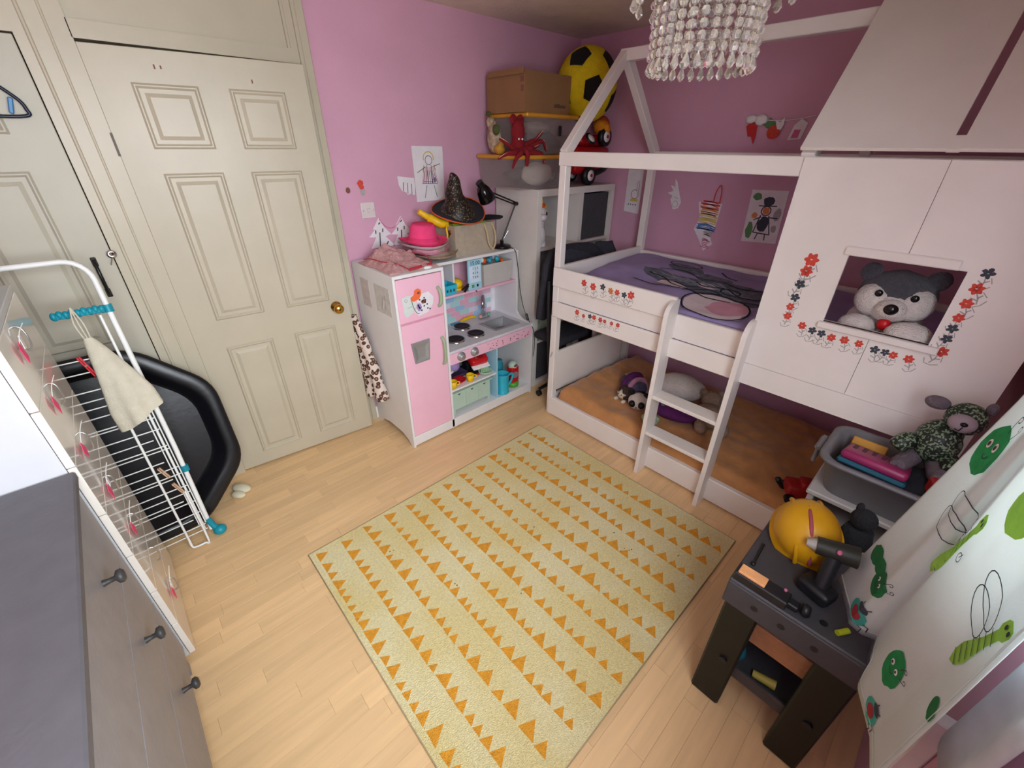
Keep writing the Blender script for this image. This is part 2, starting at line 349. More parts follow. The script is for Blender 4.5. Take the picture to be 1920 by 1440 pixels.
d2 = panel_door('door_2', (-.756, YB - .012, 0), 0, .76, 1.978, [(.10, .32, 1.69, 1.868), (.425, .642, 1.69, 1.868), (.10, .32, .905, 1.575), (.425, .642, .905, 1.575), (.10, .32, .09, .76), (.425, .642, .09, .76)], CREAM2)
obj('bar_handle', MB().tube([(.698, -.003, 1.25), (.698, -.022, 1.235), (.698, -.022, 1.125), (.698, -.003, 1.11)], .0065, 8).box(.689, .707, -.006, 0, 1.225, 1.262, .003).box(.689, .707, -.006, 0, 1.098, 1.135, .003), BLACKM, d2, False)
ky = thing('key', 'small silver key sticking out of the cupboard lock', 'key', (.004, YB - .02, 1.262))
obj('key_bow', MB().lathe((.004, YB - .03, 1.268), [(.004, -.0015), (.016, -.0015), (.016, .0015), (.004, .0015), (.004, -.0015)], 16, RX(PI / 2)), CHROME, ky)
obj('key_shaft', MB().cyl((.002, YB - .03, 1.256), (-.012, YB - .02, 1.225), .0022, n=6).cyl((.004, YB - .03, 1.262), (.004, YB - .008, 1.262), .003, n=6), CHROME, ky)
hg = thing('coat_hanger', 'dark blue plastic coat hanger on the cupboard door', 'hanger', (-.12, YB - .03, 1.735))
obj('hanger_frame', MB().tube(smoothpath([(-.30, YB - .03, 1.745), (-.315, YB - .03, 1.755), (-.19, YB - .03, 1.83), (-.12, YB - .03, 1.85), (-.06, YB - .03, 1.80), (-.045, YB - .03, 1.765), (-.055, YB - .03, 1.745), (-.17, YB - .03, 1.742), (-.29, YB - .03, 1.742)], 5), .0055, 8), mat('navy_plastic', '121a33', 0.35), hg)
obj('hanger_hook', MB().tube([(-.18, YB - .03, 1.84)] + [(-.18 + .018 * math.sin(a), YB - .03, 1.885 - .018 * math.cos(a)) for a in [i * .35 for i in range(11)]], .0025, 6), METAL, hg)
obj('blue_clip', MB().box(-.085, -.072, YB - .034, YB - .026, 1.75, 1.80, .003, RY(.3)), mat('blue_clip', '3f7fb4', 0.4), hg)

# ================================================================== WALL ITEMS, BACK WALL
def on_back(x0, z0, y=YB - .003): return lambda u, v, dy=0.0: Vector((x0 + u, y - dy, z0 + v))
def lifted(mp, d): return lambda u, v: mp(u, v, d)
def paper_thing(name, label, pts, mp, m=PAPER, cat='drawing', th=.0012, group=None):
    # flat sheet with real thickness standing just off the wall
    A = [mp(x, y, th) for x, y in pts]; B = [mp(x, y, 0) for x, y in pts]; N = len(pts); b = MB()
    b.add(A + B, [tuple(range(N)), tuple(range(2 * N - 1, N - 1, -1))] + [(i, N + i, N + (i + 1) % N, (i + 1) % N) for i in range(N)])
    t = thing(name, label, cat, mp(sum(p[0] for p in pts) / N, min(p[1] for p in pts), 0), group=group); obj('sheet', b, m, t); return t
def ink(t, m, strokes, mp, w=.004, blobs=(), name='ink_line'):
    if len(strokes) < 3:
        for s_ in strokes: obj(name, MB().stroke(s_, w, lifted(mp, .0018)), m, t)
    else:
        b = MB()
        for s_ in strokes: b.stroke(s_, w, lifted(mp, .0018))
        obj(name, b, m, t)
    for q in blobs: obj('colour_patch', MB().blob(*q[:4], lifted(mp, .0016), q[4] if len(q) > 4 else 0, jag=.12), m, t)
# light switch
sw = thing('light_switch', 'square white light switch plate on the pink wall', 'light switch', (1.157, YB, 1.30))
obj('plate', MB().box(1.114, 1.199, YB - .009, YB, 1.298, 1.384, .004), mat('switch_white', 'dcd2d2', 0.35), sw)
obj('rocker', MB().box(1.147, 1.166, YB - .013, YB - .008, 1.33, 1.352, .002), MATS['switch_white'], sw)
for x in (1.126, 1.187): obj('screw', MB().cyl((x, YB - .009, 1.341), (x, YB - .0105, 1.341), .003, n=8), METAL, sw)
# princess drawing
mp = on_back(1.482, 1.362)
t = paper_thing('princess_drawing', 'white sheet with a crayon drawing of a long-haired princess', [(0, 0), (.205, .002), (.212, .298), (-.004, .30)], mp)
ink(t, INKY, [arc(.105, .235, .035, -.3, PI + .3, 14), [(.07, .2), (.06, .16)], [(.14, .2), (.15, .17)]], mp, .006)
ink(t, INKD, [arc(.105, .225, .024, 0, 2 * PI, 14), [(.08, .19), (.02, .16)], [(.13, .19), (.185, .205)], [(.08, .09), (.06, .02)], [(.13, .09), (.15, .02)], [(.09, .2), (.09, .1)], [(.12, .2), (.125, .1)]], mp, .0035)
rr = random.Random(5)
ink(t, INKP, [[(.05 + i * .014, .1), (.07 + i * .009, .19)] for i in range(9)], mp, .003); ink(t, INKBR, [[(.055 + i * .017, .1), (.075 + i * .01, .17)] for i in range(7)], mp, .003)
ink(t, INKB, [[(.06, .11), (.15, .105)], [(.05, .1), (.16, .095)]], mp, .004, [(.14, .12, .014, .012)])
# folded cut-outs
mp = on_back(1.366, 1.40)
t = paper_thing('paper_cutout', 'small white folded paper cut-out beside the princess drawing', [(0, .108), (.004, .06), (.02, .03), (.05, .018), (.055, .005), (.08, .012), (.105, .0), (.112, .05), (.11, .095)], mp, cat='paper')
ink(t, INKD, [[(.03, .028), (.036, .075)], [(.058, .012), (.062, .07)], [(.085, .01), (.088, .065)]], mp, .004)
fl = thing('flower_sticker', 'tiny red flower figure stuck above the light switch', 'sticker', (1.134, YB - .002, 1.435)); mp = on_back(1.134, 1.48)
obj('petals', MB().blob(0, 0, .018, .018, lifted(mp, .002), jag=.15).blob(.004, -.018, .014, .012, lifted(mp, .0025)), INKR, fl); obj('stem', MB().blob(.008, -.042, .014, .02, lifted(mp, .002)), INKG, fl)
single('dot_sticker', MB().blob(1.059, 1.449, .013, .015, lambda u, v: Vector((u, YB - .003, v))), INKBR, 'round brown dot stuck on the wall left of the switch', 'sticker')
# two paper trees on a string
for i, (x, lab) in enumerate(((1.212, 'left paper tree cut-out of the pair on a pink string'), (1.356, 'right paper tree cut-out of the pair, behind the pink hat'))):
    mp = on_back(x, 1.13); t = paper_thing('paper_tree', lab, [(-.07, 0), (-.03, .06), (-.075, .065), (-.03, .105), (-.045, .105), (0, .165), (.03, .11), (.07, .068), (.03, .06), (.085, .0)], mp, cat='paper cut-out', group='paper trees')
    ink(t, INKD, [[(-.012, .005), (-.004, .085)], [(.03, .01), (.045, .03)], [(-.03, .08), (-.028, .1)], [(.015, .085), (.018, .105)], [(-.005, .13), (.006, .14)]], mp, .007)
single('pink_string', MB().tube(smoothpath([(1.214, YB - .006, 1.288), (1.25, YB - .006, 1.245), (1.29, YB - .006, 1.232), (1.33, YB - .006, 1.25), (1.358, YB - .006, 1.285)], 5), .0018, 6), INKP, 'thin pink string joining the two paper trees', 'string')

# ================================================================== WALL ITEMS, RIGHT WALL
def on_right(y0, z0, x=XR - .003): return lambda u, v, d=0.0: Vector((x - d, y0 - u, z0 + v))
def scale_wall(y, z):   # measured at x=2.87, carried to the wall along the sight line
    k = XR / 2.87; return y * k, 1.666 + (z - 1.666) * k
y0, z0 = scale_wall(1.53, 1.30); mp = on_right(y0, z0)
t = paper_thing('paper_hand', 'white paper hand cut-out taped to the pink wall', [(.05, 0), (.085, .01), (.1, .05), (.085, .085), (.05, .17), (.03, .19), (.04, .14), (.005, .15), (.03, .115), (-.01, .1), (.03, .085), (.02, .06)], mp, cat='paper cut-out')
ink(t, INKG, [[(.045, .08), (.075, .07)], arc(.06, .035, .02, 0, 2 * PI, 10)], mp, .003)
y0, z0 = scale_wall(1.315, 1.07); mp = on_right(y0, z0)
t = paper_thing('rainbow_craft', 'torn rainbow paper craft with a red pipe-cleaner loop', [(.06, .06), (.1, 0), (.15, .05), (.12, .11), (.145, .16), (.155, .3), (.0, .3), (.03, .2), (.005, .13)], mp, cat='paper craft')
rr = random.Random(4)
for m, (a, b) in ((INKR, (.27, .31)), (INKO, (.23, .265)), (INKY, (.18, .225)), (INKB, (.135, .165)), (INKG, (.1, .13)), (INKP, (.03, .08))):
    lo_x = .015 if a > .1 else .07; hi_x = .15 if a > .1 else .135
    ink(t, m, [[(lo_x + rr.uniform(0, .02), a + (b - a) * k / 6), ((lo_x + hi_x) / 2, a + (b - a) * k / 6 + rr.uniform(-.008, .008)), (hi_x - rr.uniform(0, .02), a + (b - a) * k / 6 - .008)] for k in range(7)], mp, .0055, name='crayon_band')
obj('loop', MB().tube(smoothpath([mp(.10, .30, .006), mp(.105, .36, .012), mp(.125, .405, .012), mp(.14, .37, .012), mp(.14, .30, .006)], 5), .003, 6), INKR, t)
y0, z0 = scale_wall(1.0, 1.165); mp = on_right(y0, z0)
t = paper_thing('girl_drawing', 'crayon drawing of a girl in a dark blue dress and hat', [(0, 0), (.2, .01), (.19, .30), (-.01, .295)], mp)
ink(t, INKD, [[(.075, .16), (.055, .06)], [(.12, .16), (.15, .055)], [(.055, .06), (.15, .055)], [(.085, .06), (.075, .02)], [(.125, .06), (.13, .02)], [(.12, .15), (.17, .15)], [(.08, .15), (.04, .13)], arc(.098, .185, .026, 0, 2 * PI, 14), [(.05, .21), (.15, .215)]], mp, .006, [(.1, .235, .03, .028), (.1, .11, .03, .045)])
ink(t, INKGR, [], mp, blobs=[(.03, .26, .025, .022), (.03, .07, .02, .05)]); ink(t, INKG, [], mp, blobs=[(.165, .17, .02, .035), (.165, .09, .015, .02)]); ink(t, INKO, [], mp, blobs=[(.04, .155, .017, .016), (.098, .185, .02, .02)])
y0, z0 = scale_wall(1.862, 1.245); mp = on_right(y0, z0)
t = paper_thing('narrow_drawing', 'narrow white drawing of a small red and yellow figure behind the bed post', [(0, .01), (.125, 0), (.125, .29), (0, .29)], mp, cat='drawing')
ink(t, INKBR, [arc(.075, .13, .03, PI * .3, 2 * PI, 12), [(.1, .13), (.105, .19), (.095, .22), (.085, .2), (.09, .15)]], mp, .004)
ink(t, INKY, [[(.045, .09), (.105, .09)]], mp, .018); ink(t, INKD, [[(.03 + i * .02, .055), (.035 + i * .02, .065)] for i in range(4)], mp, .007)
# christmas garland cut-outs
y0, z0 = scale_wall(1.10, 1.70)
gl = thing('paper_garland', 'red, green and white christmas garland taped on the wall above the bed', 'garland', (XR - .01, y0, z0)); mp = on_right(y0, z0); mpl = lifted(mp, .004)
obj('cord', MB().tube(smoothpath([mp(-.03, .115, .004), mp(.06, .10, .006), mp(.15, .095, .006), mp(.24, .1, .006), mp(.31, .115, .004)], 4), .0025, 6), PAPER, gl)
sheet = lambda pts, d=.006: MB().add([mp(x, y, d) for x, y in pts] + [mp(x, y, d - .002) for x, y in pts], [tuple(range(len(pts))), tuple(range(2 * len(pts) - 1, len(pts) - 1, -1))] + [(i, len(pts) + i, len(pts) + (i + 1) % len(pts), (i + 1) % len(pts)) for i in range(len(pts))])
obj('mitten', sheet([(-.03, .07), (0, .1), (.03, .07), (.035, .02), (.03, -.02), (.01, .02), (-.01, .02)]), RED, gl)
obj('fluff', MB().ell(mp(.045, .1, .01), (.012, .035, .025), amp=.3).ell(mp(-.01, .105, .01), (.01, .03, .02), amp=.3), WHITE_MAT, gl)
obj('holly', sheet([(.06, .08), (.09, .11), (.12, .09), (.13, .06), (.1, .055), (.08, .06)]), INKGR, gl)
obj('berry_ball', sheet(arc(.125, .04, .035, 0, 2 * PI, 14)[:-1], .009), INKR, gl)
obj('star', sheet([(.12, .1), (.15, .085), (.165, .11), (.17, .075), (.16, .05), (.14, .055)], .011), PAPER, gl)
obj('card', sheet([(.205, .0), (.27, .005), (.285, .08), (.25, .1), (.22, .07)]), PAPER, gl); obj('card_print', sheet([(.22, .01), (.255, .012), (.26, .05), (.23, .05)], .0085), INKP, gl)


# ================================================================== HOUSE BUNK BED
BX0, BX1, BY0, BY1 = 1.918, 2.845, -.225, 1.68
bed = thing('house_bunk_bed', 'white wooden house-shaped bunk bed with ladder, roof panel and painted flowers', 'bunk bed', (BX0, BY1, 0))
P = .045
def bp(name, mb, m=WHITE): return obj(name, mb, m, bed)
for x in (BX0, BX1 - P):
    for y in (BY0, BY1 - P): bp('post', MB().box(x, x + P, y, y + P, 0, 1.62, .003))
bp('side_beam', MB().box(BX0 - .004, BX0 + P, BY0, BY1 + .004, 1.575, 1.640, .003)); bp('side_beam', MB().box(BX1 - P, BX1, BY0, BY1, 1.575, 1.640, .003))
RXm, RZm = 2.385, 2.10
for y in (BY1 - P, .50, BY0):
    for xe in (BX0 + .012, BX1 - .012):
        a = Vector((xe, y + P / 2, 1.63)); b = Vector((RXm, y + P / 2, RZm)); d = b - a; ang = math.atan2(d.z, d.x)
        bp('rafter', MB().obox((a + b) / 2, (d.length, P, .052), RY(-ang), .003))
bp('ridge_beam', MB().box(RXm - .025, RXm + .025, BY0, BY1, RZm - .035, RZm + .02, .003))
bp('guard_rail', MB().box(BX0 - .022, BX0, .878, BY1 - .015, .928, 1.042, .004))
bp('mattress_rail', MB().box(BX0 + .004, BX0 + .026, BY0, BY1 - P, .83, .955, .003))
bp('lower_rail', MB().box(BX0 - .018, BX0, BY0, BY1 - .02, .735, .832, .004))
bp('base_rail', MB().box(BX0 - .012, BX0 + .02, BY0, BY1 - .02, .012, .148, .004))
bp('back_rail', MB().box(BX1 - P, BX1 - .01, BY0 + P, BY1 - P, .74, 1.02, .003)); bp('back_base_rail', MB().box(BX1 - .03, BX1, BY0 + P, BY1 - P, .012, .148, .003))
bp('end_rail', MB().box(BX0 + .04, BX1 - P, BY1 - .045, BY1 - .018, .74, 1.045, .004)); bp('end_base_rail', MB().box(BX0 + P, BX1 - P, BY1 - .04, BY1 - .015, .012, .148, .003))
bp('end_rail', MB().box(BX0 + .04, BX1 - P, BY0 + .018, BY0 + .04, .74, 1.045, .004))
bp('headboard', MB().obox((BX0 + .40, BY1 - .045, .325), (.72, .022, .30), RZ(-.06), .004))
bp('bed_base', MB().box(BX0 + .03, BX1 - .035, BY0 + .05, BY1 - .05, .77, .80)); bp('bed_base', MB().box(BX0 + .03, BX1 - .035, BY0 + .05, BY1 - .05, .03, .06))
# side panel with window, made of two boards
W0y, W1y, W0z, W1z = -.012, .294, 1.092, 1.338; px0, px1 = BX0 - .014, BX0 - .001; seam = .14
pn = MB()
for a, b in ((BY0, seam - .0008), (seam + .0008, .525)):
    pn.box(px0, px1, a, b, W1z, 1.637); pn.box(px0, px1, a, b, .835, W0z)
pn.box(px0, px1, BY0, W0y, W0z, W1z); pn.box(px0, px1, W1y, .525, W0z, W1z); pn.box(px0 - .006, px1, BY0, .53, .737, .8335)
bp('side_panel', pn)
bp('window_sill_strip', MB().box(px0 - .018, px1 + .012, W0y - .03, W1y + .012, W0z - .024, W0z, .003)); bp('window_head_strip', MB().box(px0 - .012, px1 + .006, W0y + .02, W1y + .014, W1z, W1z + .03, .003))
# sloping roof panel in two boards with an open slit
rd = Vector((RXm - BX0 - .005, 0, RZm + .03 - 1.645)); rl = rd.length; ra = math.atan2(rd.z, rd.x)
for a, b in ((BY0, .135), (.158, .545)):
    mid = Vector((BX0 - .003, (a + b) / 2, 1.655)) + rd * .5; bp('roof_panel', MB().obox(mid + Vector((-math.sin(ra), 0, math.cos(ra))) * .02, (rl + .02, b - a, .012), RY(-ang if False else -ra), .001))
bp('roof_panel', MB().obox(Vector((BX0 - .003, .1465, 1.655)) + rd * .02 + Vector((-math.sin(ra), 0, math.cos(ra))) * .0199, (.05, .03, .0118), RY(-ra)))
# ladder: two upright boards with rounded tops and two treads
ld_ = bpy.data.objects.new('ladder', None); C.objects.link(ld_); ld_.parent = bed; ld_.matrix_basis = Matrix.Translation((-.05, -.95, 0))
def lpart(name, mb): return obj(name, mb, WHITE, ld_)
lx0, lx1 = 1.828, 1.926
prof = [(lx1, 0), (lx0, 0), (lx0, .96)] + [(lx0 + .07 - .07 * math.cos(a), .96 + .07 * math.sin(a)) for a in [i * PI / 2 / 8 for i in range(1, 9)]] + [(lx1, 1.03)]
for y in (.872, .513): lpart('stile', MB().prism(prof, (0, y + .022, 0), (1, 0, 0), (0, 0, 1), .022))
for z in (.53, .30): lpart('tread', MB().box(lx0 + .002, lx1 - .004, .535, .872, z - .02, z, .003))
# bolts and pencil marks
for (x, y, z) in ((BX0 + .022, BY1 + .0005, 1.60),): pass
bp('scuff_mark', MB().stroke([(0, 0), (.012, .03), (.014, .045)], .008, lambda u, v: Vector((BX0 - .0006, BY1 - .012 - u, .44 + v))), INKG)
# felt-pen flowers: three shared drawings
def flower_mesh(name, m, petals=6, ring=.013):
    b = MB(); mp = lambda u, v: Vector((0, -u, v))
    for k in range(petals): a = 2 * PI * k / petals; b.blob(ring * .62 * math.cos(a), ring * .62 * math.sin(a), ring * .52, ring * .4, mp, a, n=9, rings=1, jag=.2)
    return b.mesh(name, m)
def stem_mesh():
    b = MB(); mp = lambda u, v: Vector((.0001, -u, v))
    b.stroke([(0, -.01), (.003, -.03), (.0, -.048)], .0035, mp); b.stroke([(.001, -.03), (.014, -.022)], .004, mp); b.stroke([(.001, -.036), (-.013, -.026)], .004, mp); b.stroke([(-.02, -.04), (-.01, -.055), (.008, -.052), (.022, -.04)], .003, mp); b.stroke([(.014, -.012), (.022, -.03)], .0025, mp)
    return b.mesh('flower_stem', INKG)
FM = {'R': flower_mesh('flower', INKR), 'D': flower_mesh('flower', INKD, 5), 'O': flower_mesh('flower', INKO)}; SM = stem_mesh()
FL = [(0.399, 1.303, 'R', 1.6), (0.403, 1.26, 'R', 1.4), (0.409, 1.208, 'D', 1.2), (0.41, 1.155, 'D', 1.1), (0.415, 1.117, 'R', 1), (0.413, 1.079, 'R', 1), (0.354, 1.055, 'R', 1), (0.316, 1.045, 'D', 1), (0.284, 1.042, 'D', 1), (0.249, 1.037, 'R', 1), (0.208, 1.04, 'R', 1), (0.163, 1.04, 'R', .9), (0.113, 1.032, 'D', 1), (0.083, 1.032, 'D', .9), (0.059, 1.03, 'R', .9), (0.016, 1.03, 'R', 1), (-0.05, 1.081, 'R', 1.2), (-0.045, 1.125, 'D', 1), (-0.045, 1.161, 'D', 1), (-0.046, 1.198, 'R', 1), (-0.046, 1.245, 'R', 1.1), (-0.05, 1.293, 'R', 1.2), (-0.055, 1.341, 'D', 1.1)]
GU = [(1.43, 0.996, 'R', 1.3), (1.366, 0.989, 'R', 1.4), (1.302, 1.0, 'D', 1.2), (1.249, 0.991, 'O', 1.2), (1.208, 0.992, 'R', 1.1), (1.164, 0.988, 'D', 1.1), (1.123, 0.997, 'R', 1.4)]
LR = [(1.464, 0.813, 'R', 1.1), (1.415, 0.804, 'R', .8), (1.37, 0.812, 'D', 1), (1.34, 0.815, 'R', 1), (1.296, 0.813, 'R', 1), (1.266, 0.812, 'R', .8), (1.22, 0.813, 'R', .8), (1.179, 0.815, 'R', .9)]
rr = random.Random(11)
for lst, xf in ((FL, px0), (GU, BX0 - .022), (LR, BX0 - .018)):
    for (y, z, c, s_) in lst:
        l = Vector((xf - .0006 - BX0, y - BY1, z)); r_ = Matrix.Rotation(rr.uniform(-.35, .35), 3, 'X')
        fo = place('flower', FM[c], l, bed, r_, s_ * 1.05); place('stem', SM, (0, 0, 0), fo, None, .8)

# ---- upper bunk: mattress and purple duvet cover with an abstract printed pattern
um = thing('upper_mattress', 'mattress in a purple cover with grey, white and pink brush patches, on the upper bunk', 'mattress', (2.38, .73, .80))
SHEET = mat('purple_cotton', 'a495c4', 0.85, 0.12, 5, bump=0.25, bscale=25)
ux0, ux1, uy0, uy1 = BX0 + .032, BX1 - P - .005, BY0 + .06, BY1 - .05
def top_z(x, y): return .962 + .042 * min(1, max(0, (x - 1.95) / .55)) + .016 * noise.noise(Vector((x * 3.2, y * 3.2, 1.5))) + .008 * noise.noise(Vector((x * 9, y * 7, 4)))
def um_fn(u, v):
    x = ux0 + (ux1 - ux0) * u; y = uy0 + (uy1 - uy0) * v; e = min(u / .05, (1 - u) / .05, v / .03, (1 - v) / .03, 1.0); return (x, y, top_z(x, y) - .03 * (1 - math.sqrt(max(0, 1 - (1 - e) ** 2))))
ub = MB().grid(um_fn, 40, 70); ub.box(ux0, ux1, uy0, uy1, .802, .952); obj('cover', ub, SHEET, um)
mpu = lambda y, x, d=.003: Vector((x, y, top_z(x, y) + d))     # pattern coordinates: (y, x)
GREYP = mat('printed_grey', '666b7b', 0.85, 0.35, 30); BLKP = mat('printed_black', '1d1d24', 0.85); PKW = mat('printed_white_pink', 'e3d3da', 0.85, 0.06, 6); PKP = mat('printed_pink', 'dba0b4', 0.85, 0.1, 9)
def upatch(name, m, blobs, d=.003, strokes=(), w=.012):
    b = MB()
    for q in blobs: b.blob(q[0], q[1], q[2], q[3], lambda a, c: mpu(a, c, d), q[4] if len(q) > 4 else 0, 22, 4, .1)
    for s_ in strokes: b.stroke(s_, w, lambda a, c: mpu(a, c, d + .001))
    obj(name, b, m, um)
upatch('printed_patch', GREYP, [(1.20, 2.36, .17, .06, .35), (1.02, 2.32, .20, .10, -.1), (.80, 2.29, .19, .11, .1), (.60, 2.36, .2, .13, 0), (1.16, 2.56, .13, .07, .3), (.96, 2.50, .10, .07, 0), (.78, 2.44, .14, .05, .2)])
upatch('printed_patch', PKW, [(.78, 2.11, .17, .14, .5), (1.10, 2.26, .10, .035, .25), (.93, 2.34, .06, .035, .3)], .0045)
upatch('printed_patch', PKP, [(.72, 2.12, .09, .10, .5)], .0055)
def wav(pts, n=6): return [(p.x, p.y) for p in smoothpath([(a, b, 0) for a, b in pts], n)]
upatch('printed_outline', BLKP, [], .006, [[(.78 + .175 * math.cos(a) * math.cos(.5) - .145 * math.sin(a) * math.sin(.5), 2.11 + .175 * math.cos(a) * math.sin(.5) + .145 * math.sin(a) * math.cos(.5)) for a in [2 * PI * k / 32 for k in range(33)]], wav([(1.3, 2.36), (1.18, 2.33), (1.08, 2.25), (.95, 2.22), (.86, 2.19), (.74, 2.2)]), wav([(1.28, 2.45), (1.15, 2.5), (1.0, 2.44), (.9, 2.47), (.78, 2.42), (.65, 2.46)]), arc(1.2, 2.63, .1, 0, 2 * PI, 20, .06), wav([(1.0, 2.36), (.93, 2.32), (.83, 2.37), (.72, 2.30), (.6, 2.33)]), arc(.8, 2.34, .05, 0, 2 * PI, 16, .04), wav([(1.1, 2.3), (1.02, 2.27), (.95, 2.3)]), wav([(.6, 2.26), (.7, 2.24), (.8, 2.26), (.9, 2.22)]), wav([(.98, 2.64), (.92, 2.58), (.85, 2.55)]), wav([(1.33, 2.24), (1.24, 2.23), (1.14, 2.20), (1.02, 2.21)]), wav([(1.0, 2.2), (.9, 2.29), (.82, 2.27)])], .009)
upatch('printed_streak', mat('printed_pale_grey', '8f93a3', .85, .2, 25), [], .0042, [wav([(1.28 - k * .05, 2.37 + .02 * (k % 3)), (1.18 - k * .05, 2.33 + .03 * (k % 2)), (1.08 - k * .05, 2.36 - .02 * (k % 3))]) for k in range(9)], .012)
upatch('printed_stripe', mat('printed_violet', '514d93', 0.85), [], .004, [wav([(1.60, 1.98 + k * .035), (1.56, 1.99 + k * .035), (1.52, 1.975 + k * .035)]) for k in range(4)], .01)

# ---- lower bunk: navy mattress with a crumpled orange sheet
lm = thing('lower_mattress', 'navy mattress covered by a crumpled orange velvet sheet on the lower bunk', 'mattress', (2.38, .73, .06))
obj('mattress_core', MB().box(BX0 + .045, BX1 - .04, BY0 + .06, BY1 - .075, .062, .185, .02), mat('navy_fabric', '2a3040', 0.9, bump=.2, bscale=200), lm)
ORANGE = mat('orange_velvet', 'bd8550', 0.7, 0.14, 14, bump=0.7, bscale=18, sheen=0.3)
def low_z(x, y):
    z = .212 + .026 * noise.noise(Vector((x * 4, y * 4, 8))) + .016 * noise.noise(Vector((x * 12, y * 6, 2))) + .012 * max(0, y - 1.1)
    d = max(0.0, 1.0 - math.hypot((x - 2.45) / .55, (y - 1.5) / .22)); z += .05 * d; z += .03 * max(0.0, 1.0 - math.hypot((x - 1.98) / .2, (y - 1.5) / .25))
    return z
def lm_fn(u, v):
    x = BX0 + .012 + (BX1 - .06 - BX0) * u; y = BY0 + .055 + (BY1 - .07 - BY0 - .07 - .06 * max(0, u - .25)) * v
    e = min(u / .06, (1 - u) / .05, v / .03, (1 - v) / .04, 1.0); z = low_z(x, y) - .085 * (1 - math.sqrt(max(0, 1 - (1 - e) ** 2)))
    w = .010 * math.sin(y * 60 + 6 * noise.noise(Vector((x * 5, y * 5, 0)))) * noise.noise(Vector((x * 6, y * 3, 9)))
    return (x, y, z + w)
obj('sheet', MB().grid(lm_fn, 60, 110), ORANGE, lm)

# ---- soft toys
FURW = mat('white_fur', 'ece4de', 0.95, 0.08, 60, bump=1.0, bscale=180, sheen=0.4); FURG = mat('grey_fur', '4e4f57', 0.95, 0.2, 60, bump=1.0, bscale=180, sheen=0.3)
FURBR = mat('brown_fur', '4b3a33', 0.95, 0.2, 60, bump=1.0, bscale=160); FURBE = mat('beige_fur', 'a08878', 0.95, 0.12, 50, bump=1.0, bscale=160); FURP = mat('purple_plush', '5c1f62', 0.9, 0.25, 40, bump=.8, bscale=140)
FURK = mat('black_fur', '17171b', 0.95, 0.2, 50, bump=.8, bscale=150); FURV = mat('violet_plush', '54506e', 0.9, 0.2, 30, bump=.6, bscale=140); PINKF = mat('pink_plush', 'b783a0', 0.9, 0.1, 30, bump=.5, bscale=140); MINT = mat('mint_plush', 'a7bda2', 0.9, 0.1, 40, bump=.8, bscale=120)
EYE = mat('toy_eye', '0d0d10', 0.12)
def face_rot(dx, dy): return math.atan2(dx, -dy)   # local -Y looks along (dx, dy)
# husky in the bed window
hz = top_z(2.04, .14)
hu = thing('husky_toy', 'large grey and white husky soft toy looking out of the bed window', 'soft toy', (2.065, .135, hz + .014), face_rot(-1, -.10))
def hp(n, mb, m): return obj(n, mb, m, hu, False)
hp('body', MB().ell((0, .05, .085), (.12, .10, .10), amp=.06, seed=3), FURW)
hd = hp('head', MB().ell((0, 0, .212), (.116, .085, .088), amp=.05, seed=5), FURG)
obj('face_mask', MB().ell((-.052, -.035, .195), (.064, .058, .062), amp=.05).ell((.052, -.035, .195), (.064, .058, .062), amp=.05, seed=2).ell((0, -.05, .178), (.07, .055, .055), amp=.05, seed=4), FURW, hd, False)
obj('muzzle', MB().ell((0, -.098, .182), (.045, .038, .034), amp=.04), FURW, hd, False)
obj('nose', MB().ell((0, -.135, .19), (.021, .014, .019)), EYE, hd, False)
for s_ in (-1, 1):
    obj('eye', MB().ell((.05 * s_, -.088, .228), (.012, .007, .0125)), EYE, hd, False)
    obj('ear', MB().ell((.094 * s_, .0, .278), (.034, .024, .036), RY(.5 * s_), amp=.1), FURG, hd, False)
    obj('freckle', MB().blob(.03 * s_, -.128, .004, .004, lambda u, v: Vector((u, v, .198)), n=6, rings=1), EYE, hd, False)
hp('paw', MB().ell((.075, -.105, .105), (.068, .052, .045), amp=.05), FURW); hp('paw', MB().ell((-.075, -.06, .09), (.06, .05, .045), amp=.05, seed=7), FURW)
hp('ribbon', MB().ell((.0, -.085, .122), (.02, .016, .022)), RED)
# toys lying on the orange sheet
def bedz(x, y): return low_z(x, y)
x, y = 2.17, 1.22; o = thing('hedgehog_toy', 'small brown soft toy with a pale star-shaped face, lying on the orange sheet', 'soft toy', (x, y, bedz(x, y)), face_rot(-.9, .1))
obj('body', MB().ell((0, .03, .045), (.06, .075, .05), amp=.15, freq=14), FURBR, o, False)
obj('face', MB().add([Vector((.042 * (1 if i % 2 == 0 else .55) * math.cos(i * PI / 5 + .3), -.042 - .012 * (1 if i % 2 else 0), .05 + .042 * (1 if i % 2 == 0 else .55) * math.sin(i * PI / 5 + .3))) for i in range(10)] + [Vector((0, -.062, .05)), Vector((0, -.02, .05))], [(i, (i + 1) % 10, 10) for i in range(10)] + [((i + 1) % 10, i, 11) for i in range(10)], True), mat('cream_felt', 'd8c8b4', 0.9), o, False)
for s_ in (-1, 1): obj('eye', MB().ell((.013 * s_, -.058, .056), (.004, .003, .004)), EYE, o, False); obj('foot', MB().ell((.03 * s_, -.05, .012), (.014, .018, .012)), MATS['cream_felt'], o, False)
x, y = 2.27, 1.225; o = thing('unicorn_toy', 'violet soft toy with pink and purple stripes behind the brown toy', 'soft toy', (x, y, bedz(x, y)), 1.2)
obj('body', MB().ell((0, 0, .065), (.105, .075, .065), amp=.08), FURV, o, False)
obj('stripe', MB().tube(smoothpath([(-.06, -.06, .03), (-.055, -.03, .115), (-.045, .03, .125), (-.04, .07, .07)], 5), .017, 8), PINKF, o, False)
